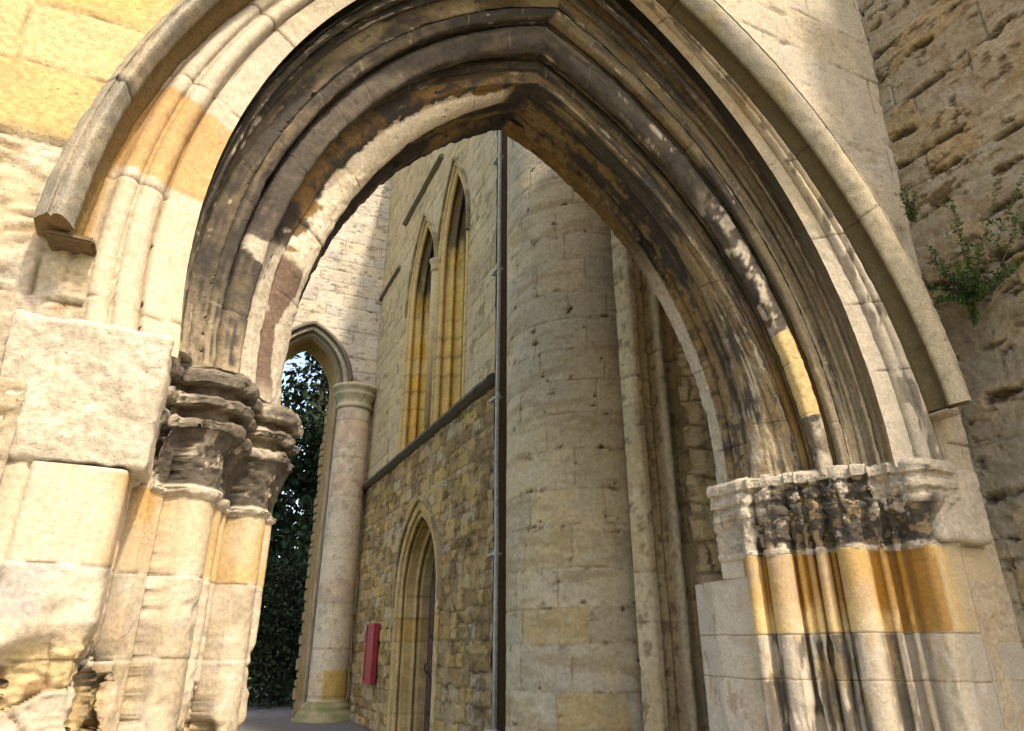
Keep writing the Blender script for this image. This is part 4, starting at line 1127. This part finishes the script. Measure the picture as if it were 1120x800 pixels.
# round respond: shaft, ring capital, base
RX, RY, RR_ = 2.80, FY + .02, .365
th = np.radians(spaced([(176, 364, 4)]))
def drum(name, zr_list, rad, paint, amp, seed, ex=0):
    Zc = np.array(zr_list); Tg, Zg = np.meshgrid(th, Zc, indexing='ij'); Rg = np.broadcast_to(np.array(rad)[None], Tg.shape)
    P = np.stack([RX + Rg * np.cos(Tg), RY + Rg * np.sin(Tg), Zg], -1)
    f = fbm(P, 3, 4, seed); f2 = fbm(P, 13, 4, seed + 1)
    Nn = np.stack([np.cos(Tg), np.sin(Tg), Tg * 0], -1)
    k = np.floor(Zg / .42); dj = np.abs(Zg / .42 - np.round(Zg / .42)) * .42; J = 1 - sst(0, .014, dj)
    return grid_obj(name, P + Nn * (amp * (f + .5 * f2) - J * .006 * (amp < .006))[..., None], paint(P, f, f2, rnd(k, k * 0 + seed), J), M_FAR, FW, flip=False)
def paint_drum(P, f, f2, h, J):
    c = mix(np.broadcast_to(np.array([.56, .49, .37]), P.shape), [.54, .43, .31], sst(.3, .9, h)); c = mix(c, [.34, .31, .26], sst(0, .5, f) * .5)
    c = mix(c, [.42, .29, .08], (P[..., 2] > .34) * (P[..., 2] < .86) * sst(2.62, 2.66, P[..., 0]) * .8); c = mix(c, [.42, .28, .21], sst(3.9, 4.2, P[..., 2]) * sst(.1, .4, f) * .4)
    c = mix(c, UMBER, sst(.4, .7, f2) * .35)
    return mix(c, BROWN * .8, J * .45)
zz_ = spaced([(.30, 4.95 + ZE, .04)])
drum('respond_shaft', zz_, np.full(len(zz_), RR_), paint_drum, .003, 311)
def paint_cap2(P, f, f2, h, J):
    c = mix(np.broadcast_to(np.array([.44, .385, .27]), P.shape), [.27, .26, .15], sst(-.1, .4, f) * .5)
    return mix(c, UMBER, sst(.25, .6, f2) * .4)
czz = 4.90 + ZE + np.array([0, .02, .06, .10, .14, .22, .30, .34, .38, .42, .46, .50, .54, .56, .56])
drum('respond_capital', czz, [.36, .40, .415, .39, .375, .40, .46, .48, .45, .47, .52, .53, .51, .46, .10], paint_cap2, .008, 315)
drum('respond_base', [0, .06, .07, .12, .16, .20, .24, .28, .31, .34], [.62, .62, .55, .55, .50, .46, .47, .44, .40, .366], lambda P, f, f2, h, J: mix(np.broadcast_to(np.array([.30, .27, .16]), P.shape), [.13, .15, .06], sst(-.2, .4, f) * .6), .010, 319)

# ================================================================== GROUND
def ground():
    n_ = 90
    xs_ = np.concatenate([np.linspace(-900, -20, 10)[:-1], np.linspace(-20, 25, 70), np.linspace(25, 900, 10)[1:]])
    ys_ = np.concatenate([np.linspace(-900, -15, 10)[:-1], np.linspace(-15, 45, 90), np.linspace(45, 900, 10)[1:]])
    X, Y = np.meshgrid(xs_, ys_, indexing='ij'); Z = .02 * fbm(np.stack([X, Y, X * 0], -1), .7, 3, 321) * (np.abs(X) < 20) - .03
    P = np.stack([X, Y, Z], -1)
    me = raw_mesh('ground', P.reshape(-1, 3), grid_faces(*X.shape), None)
    o = link('ground', me, M_GRASS); o['kind'] = 'structure'; o['label'] = 'grass ground around the abbey ruins'
    def strip(name, x0, x1, y0, y1, nx, ny, mat, label):
        X, Y = np.meshgrid(np.linspace(x0, x1, nx), np.linspace(y0, y1, ny), indexing='ij')
        Q = np.stack([X, Y, X * 0], -1); Z = .012 * fbm(Q, 1.1, 3, 325) + .008 * fbm(Q, 6, 2, 326) + .012
        o = link(name, raw_mesh(name, np.stack([X, Y, Z], -1).reshape(-1, 3), grid_faces(*X.shape), None), mat); o['kind'] = 'structure'; o['label'] = label
    strip('bounce_forecourt', -6, 5.6, -8, 3.3, 100, 100, M_GRAVEL, 'unseen pale gravel ground, added in front of the archway to bounce light')  # out of view; added wide and pale to bounce sunlight up under the arch
    strip('path', -1.6, 5.6, 3.3, 19.0, 80, 150, M_ASPHALT, 'dark grey path beyond the archway')
ground()

# ================================================================== TREES beyond the far arch
def tree(name, x, y, h, rx, rz, zc_, nleaf, mat, label, seed, leaf=.22):
    t = empty(name, (x, y, 0), label, 'tree', 'trees beyond the far arch')
    g = np.random.default_rng(seed); r = random.Random(seed)
    mb = MB(); bend = [(x, y, 0), (x + .1, y, h * .3), (x - .08, y + .1, h * .6), (x + .05, y, h * .93)]
    mb.tube(bend, [.26, .2, .13, .03], 10)
    for i in range(16):
        z = h * (.12 + .8 * i / 16); a = r.random() * 6.28; l_ = rx * (.5 + .4 * r.random()) * (1.1 - z / h * .8)
        mb.tube([(x, y, z), (x + l_ * .5 * math.cos(a), y + l_ * .5 * math.sin(a), z + .25), (x + l_ * math.cos(a), y + l_ * math.sin(a), z + .3)], [.06, .04, .012], 6)
    mb.build('trunk', M_BARK, t, True)
    # leaf sprays in clumps
    ncl = 110; cl = g.normal(size=(ncl, 3)); cl /= np.linalg.norm(cl, axis=1, keepdims=True); cl *= (g.random((ncl, 1)) ** .45)
    cl = cl * [rx, rx, rz] + [x, y, zc_]; taper = np.clip(1.25 - (cl[:, 2] - (zc_ - rz)) / (2 * rz), .25, 1)
    cl[:, 0] = x + (cl[:, 0] - x) * taper; cl[:, 1] = y + (cl[:, 1] - y) * taper
    ci_ = g.integers(0, ncl, nleaf); ctr = cl[ci_] + g.normal(size=(nleaf, 3)) * [.42, .42, .26]
    a = g.normal(size=(nleaf, 3)); a[:, 2] -= .4; a /= np.linalg.norm(a, axis=1, keepdims=True); b = np.cross(a, g.normal(size=(nleaf, 3))); b /= np.linalg.norm(b, axis=1, keepdims=True)
    sz = leaf * (.6 + .8 * g.random((nleaf, 1)))
    V = np.stack([ctr, ctr + a * sz * .5 + b * sz * .28, ctr + a * sz, ctr + a * sz * .5 - b * sz * .28], 1).reshape(-1, 3)
    V[:, 2] = np.maximum(V[:, 2], .05)
    F = np.arange(nleaf * 4).reshape(-1, 4)
    link('crown', raw_mesh('crown', V, F, None, False), mat, t)
tree('yew_tree', 3.0, 21.0, 12.5, 2.1, 5.6, 7.2, 10000, M_DARKLEAF, 'dark yew tree seen through the far arch, nearest to the opening', 1)
tree('yew_tree', 4.6, 23.5, 13.5, 2.4, 6.0, 7.8, 7500, M_DARKLEAF, 'tall dark yew tree standing right of and behind the nearest yew', 2)
tree('laurel_tree', 1.6, 24.0, 6.5, 2.2, 3.0, 3.8, 10000, M_MIDLEAF, 'glossy dark laurel tree with sky showing through its leaves, left of the yews', 3, .2)
tree('holly_bush', 2.5, 18.8, 3.4, 1.7, 1.7, 1.5, 18000, M_DARKLEAF, 'low dark bush at the end of the gravel path', 4, .12)

# ================================================================== PLANTS on the right-hand wall
def frond(mb, p, dirv, length, droop, seed, leaf=.035, n_=22, pair=True):
    r = random.Random(seed); p = Vector(p); d = Vector(dirv).normalized(); pts = [p.copy()]
    for i in range(n_):
        d = (d + Vector(((r.random() - .5) * .1, (r.random() - .5) * .12, -droop / n_ + (r.random() - .5) * .08))).normalized()
        p = p + d * (length / n_); pts.append(p.copy())
    return pts
def leaves_on(V, F, pts, size, r, start=.1, k=4):
    n_ = len(pts)
    for i in range(int(n_ * start), n_):
        t = (pts[min(i + 1, n_ - 1)] - pts[max(i - 1, 0)]).normalized()
        for j in range(k):
            side = Vector((r.gauss(0, 1), r.gauss(0, 1), r.gauss(0, 1))); side = (side - t * side.dot(t)).normalized()
            a = (t * (.5 + r.random() * .5) + side * (.8 + .4 * r.random())).normalized(); b = a.cross(Vector((r.gauss(0, 1), r.gauss(0, 1), r.gauss(0, 1)))).normalized()
            s_ = size * (.35 + 1.1 * r.random()) * (1.1 - .6 * i / n_); p = pts[i]
            base = len(V); V += [p, p + a * s_ * .45 + b * s_ * .22, p + a * s_, p + a * s_ * .45 - b * s_ * .22]; F.append([base, base + 1, base + 2, base + 3])
def wall_plant(name, root, stems, label, cat, mat, size, k=4, rad=.004, seed=0, group=None, stem_mat=None):
    t = empty(name, root, label, cat, group); r = random.Random(seed)
    mb = MB(); V = []; F = []
    for i, (dv, ln, dr) in enumerate(stems):
        pts = frond(mb, Vector(root) + Vector((0, (r.random() - .5) * .05, (r.random() - .5) * .05)), dv, ln, dr, seed * 31 + i)
        mb.tube([tuple(q) for q in pts[::2]], [rad * (1 - .7 * j / len(pts[::2])) for j in range(len(pts[::2]))], 5)
        if k: leaves_on(V, F, pts, size, r, .08, k)
        if k:
            for j in range(4, len(pts) - 2, 3):
                dd_ = (pts[j + 1] - pts[j]).normalized() + Vector((r.gauss(0, .5), r.gauss(0, .5), r.gauss(0, .4)))
                sub = frond(mb, pts[j], dd_, ln * .22, .3, seed * 77 + i * 13 + j, n_=8); leaves_on(V, F, sub, size * .85, r, .1, k - 1)
    mb.build('stem', stem_mat or M_TWIG, t, True)
    if k: link('leaf', raw_mesh('leaf', np.array([tuple(v) for v in V]), F, None, False), mat, t)
    return t
wall_plant('wall_plant', (3.74, 1.93, 1.78 + ZE), [((-.5, -.15, .4), .3, .6), ((-.3, -.3, .95), .62, .1), ((-.3, .1, .8), .4, .4), ((-.25, -.62, .6), .66, .05), ((-.6, .2, .25), .22, .6), ((-.45, -.4, .1), .26, .6), ((-.4, .3, .4), .24, .4), ((-.2, -.2, .95), .5, .1), ((-.5, 0, .2), .16, .3), ((-.5, -.3, .5), .2, .3), ((-.2, .2, .9), .34, .2), ((-.2, -.75, .5), .55, .1), ((-.25, -.5, .8), .6, .1), ((-.35, -.8, .15), .35, .3), ((-.3, .3, .2), .25, .5), ((-.4, -.1, -.2), .2, .5)],
           'bushy green plant with upright sprays, rooted in the right wall beside the hood moulding', 'plant', M_LEAF, .032, 4, .004, 5)
wall_plant('wall_plant', (3.75, 1.62, 2.0 + ZE), [((-.2, -.55, .55), .55, .1), ((-.25, -.35, .6), .42, .2), ((-.2, -.8, .4), .45, .1)],
           'thin green spray leaning up the right wall at the edge of the picture', 'plant', M_LEAF, .028, 3, .003, 6)
wall_plant('wall_plant', (3.70, 2.12, 2.42 + ZE), [((-.5, -.3, .8), .24, .1), ((-.3, -.5, .5), .2, .2), ((-.6, -.2, .3), .14, .4), ((-.5, -.1, .7), .2, .3)],
           'small green tuft high in the corner above the hood moulding', 'plant', M_LEAF, .024, 3, .003, 7)
wall_plant('dry_grass', (3.73, 1.86, 1.72 + ZE), [((-.4, -.9, .15), .55, .15), ((-.35, -.95, .05), .6, .1), ((-.4, -.7, -.1), .4, .5), ((-.5, -.8, .3), .5, .5), ((-.3, -.9, -.25), .35, .2), ((-.5, -.5, .4), .3, .8)],
           'pale dry grass stalks sticking out below the bushy green plant', 'dry grass', M_DRY, .02, 0, .0022, 8, None, M_DRY)
# ================================================================== CAMERA, LIGHT, WORLD
cam = bpy.data.cameras.new('camera'); co = bpy.data.objects.new('camera', cam); COL.objects.link(co); scene.camera = co
cam.sensor_width = 36; cam.sensor_fit = 'HORIZONTAL'; cam.lens = 737 / 1120 * 36
cam.clip_start = .05; cam.clip_end = 3000
co.location = (0, 0, ZE)
co.rotation_euler = Euler((math.radians(90) + math.atan(310 / 737), 0, -math.radians(24.8)), 'XYZ')

SUN_EL, SUN_AZ = math.radians(52), math.radians(11)     # azimuth from straight behind the viewer towards the right
sd = Vector((math.sin(SUN_AZ) * math.cos(SUN_EL), -math.cos(SUN_AZ) * math.cos(SUN_EL), math.sin(SUN_EL)))
sun = bpy.data.lights.new('sun', 'SUN'); so = bpy.data.objects.new('sun', sun); COL.objects.link(so)
sun.energy = 2.0; sun.angle = math.radians(3.0); sun.color = (1, .955, .90)
so.rotation_euler = sd.to_track_quat('Z', 'Y').to_euler(); so.location = (10, -15, 25)
w = bpy.data.worlds.new('World'); scene.world = w; w.use_nodes = True
nt = w.node_tree; bg = nt.nodes['Background']
sky = nt.nodes.new('ShaderNodeTexSky'); sky.sky_type = 'NISHITA'; sky.sun_disc = False
sky.sun_elevation = SUN_EL; sky.sun_rotation = math.pi - SUN_AZ; sky.dust_density = 2.5; sky.air_density = 1.0; sky.ozone_density = .6
nt.links.new(sky.outputs[0], bg.inputs[0]); bg.inputs[1].default_value = .15
scene.view_settings.view_transform = 'Standard'; scene.view_settings.look = 'None'; scene.view_settings.gamma = 1
scene.view_settings.exposure = 1.76
scene.view_settings.use_white_balance = True; scene.view_settings.white_balance_temperature = 7600; scene.view_settings.white_balance_tint = 12
scene.cycles.max_bounces = 8; scene.cycles.diffuse_bounces = 5
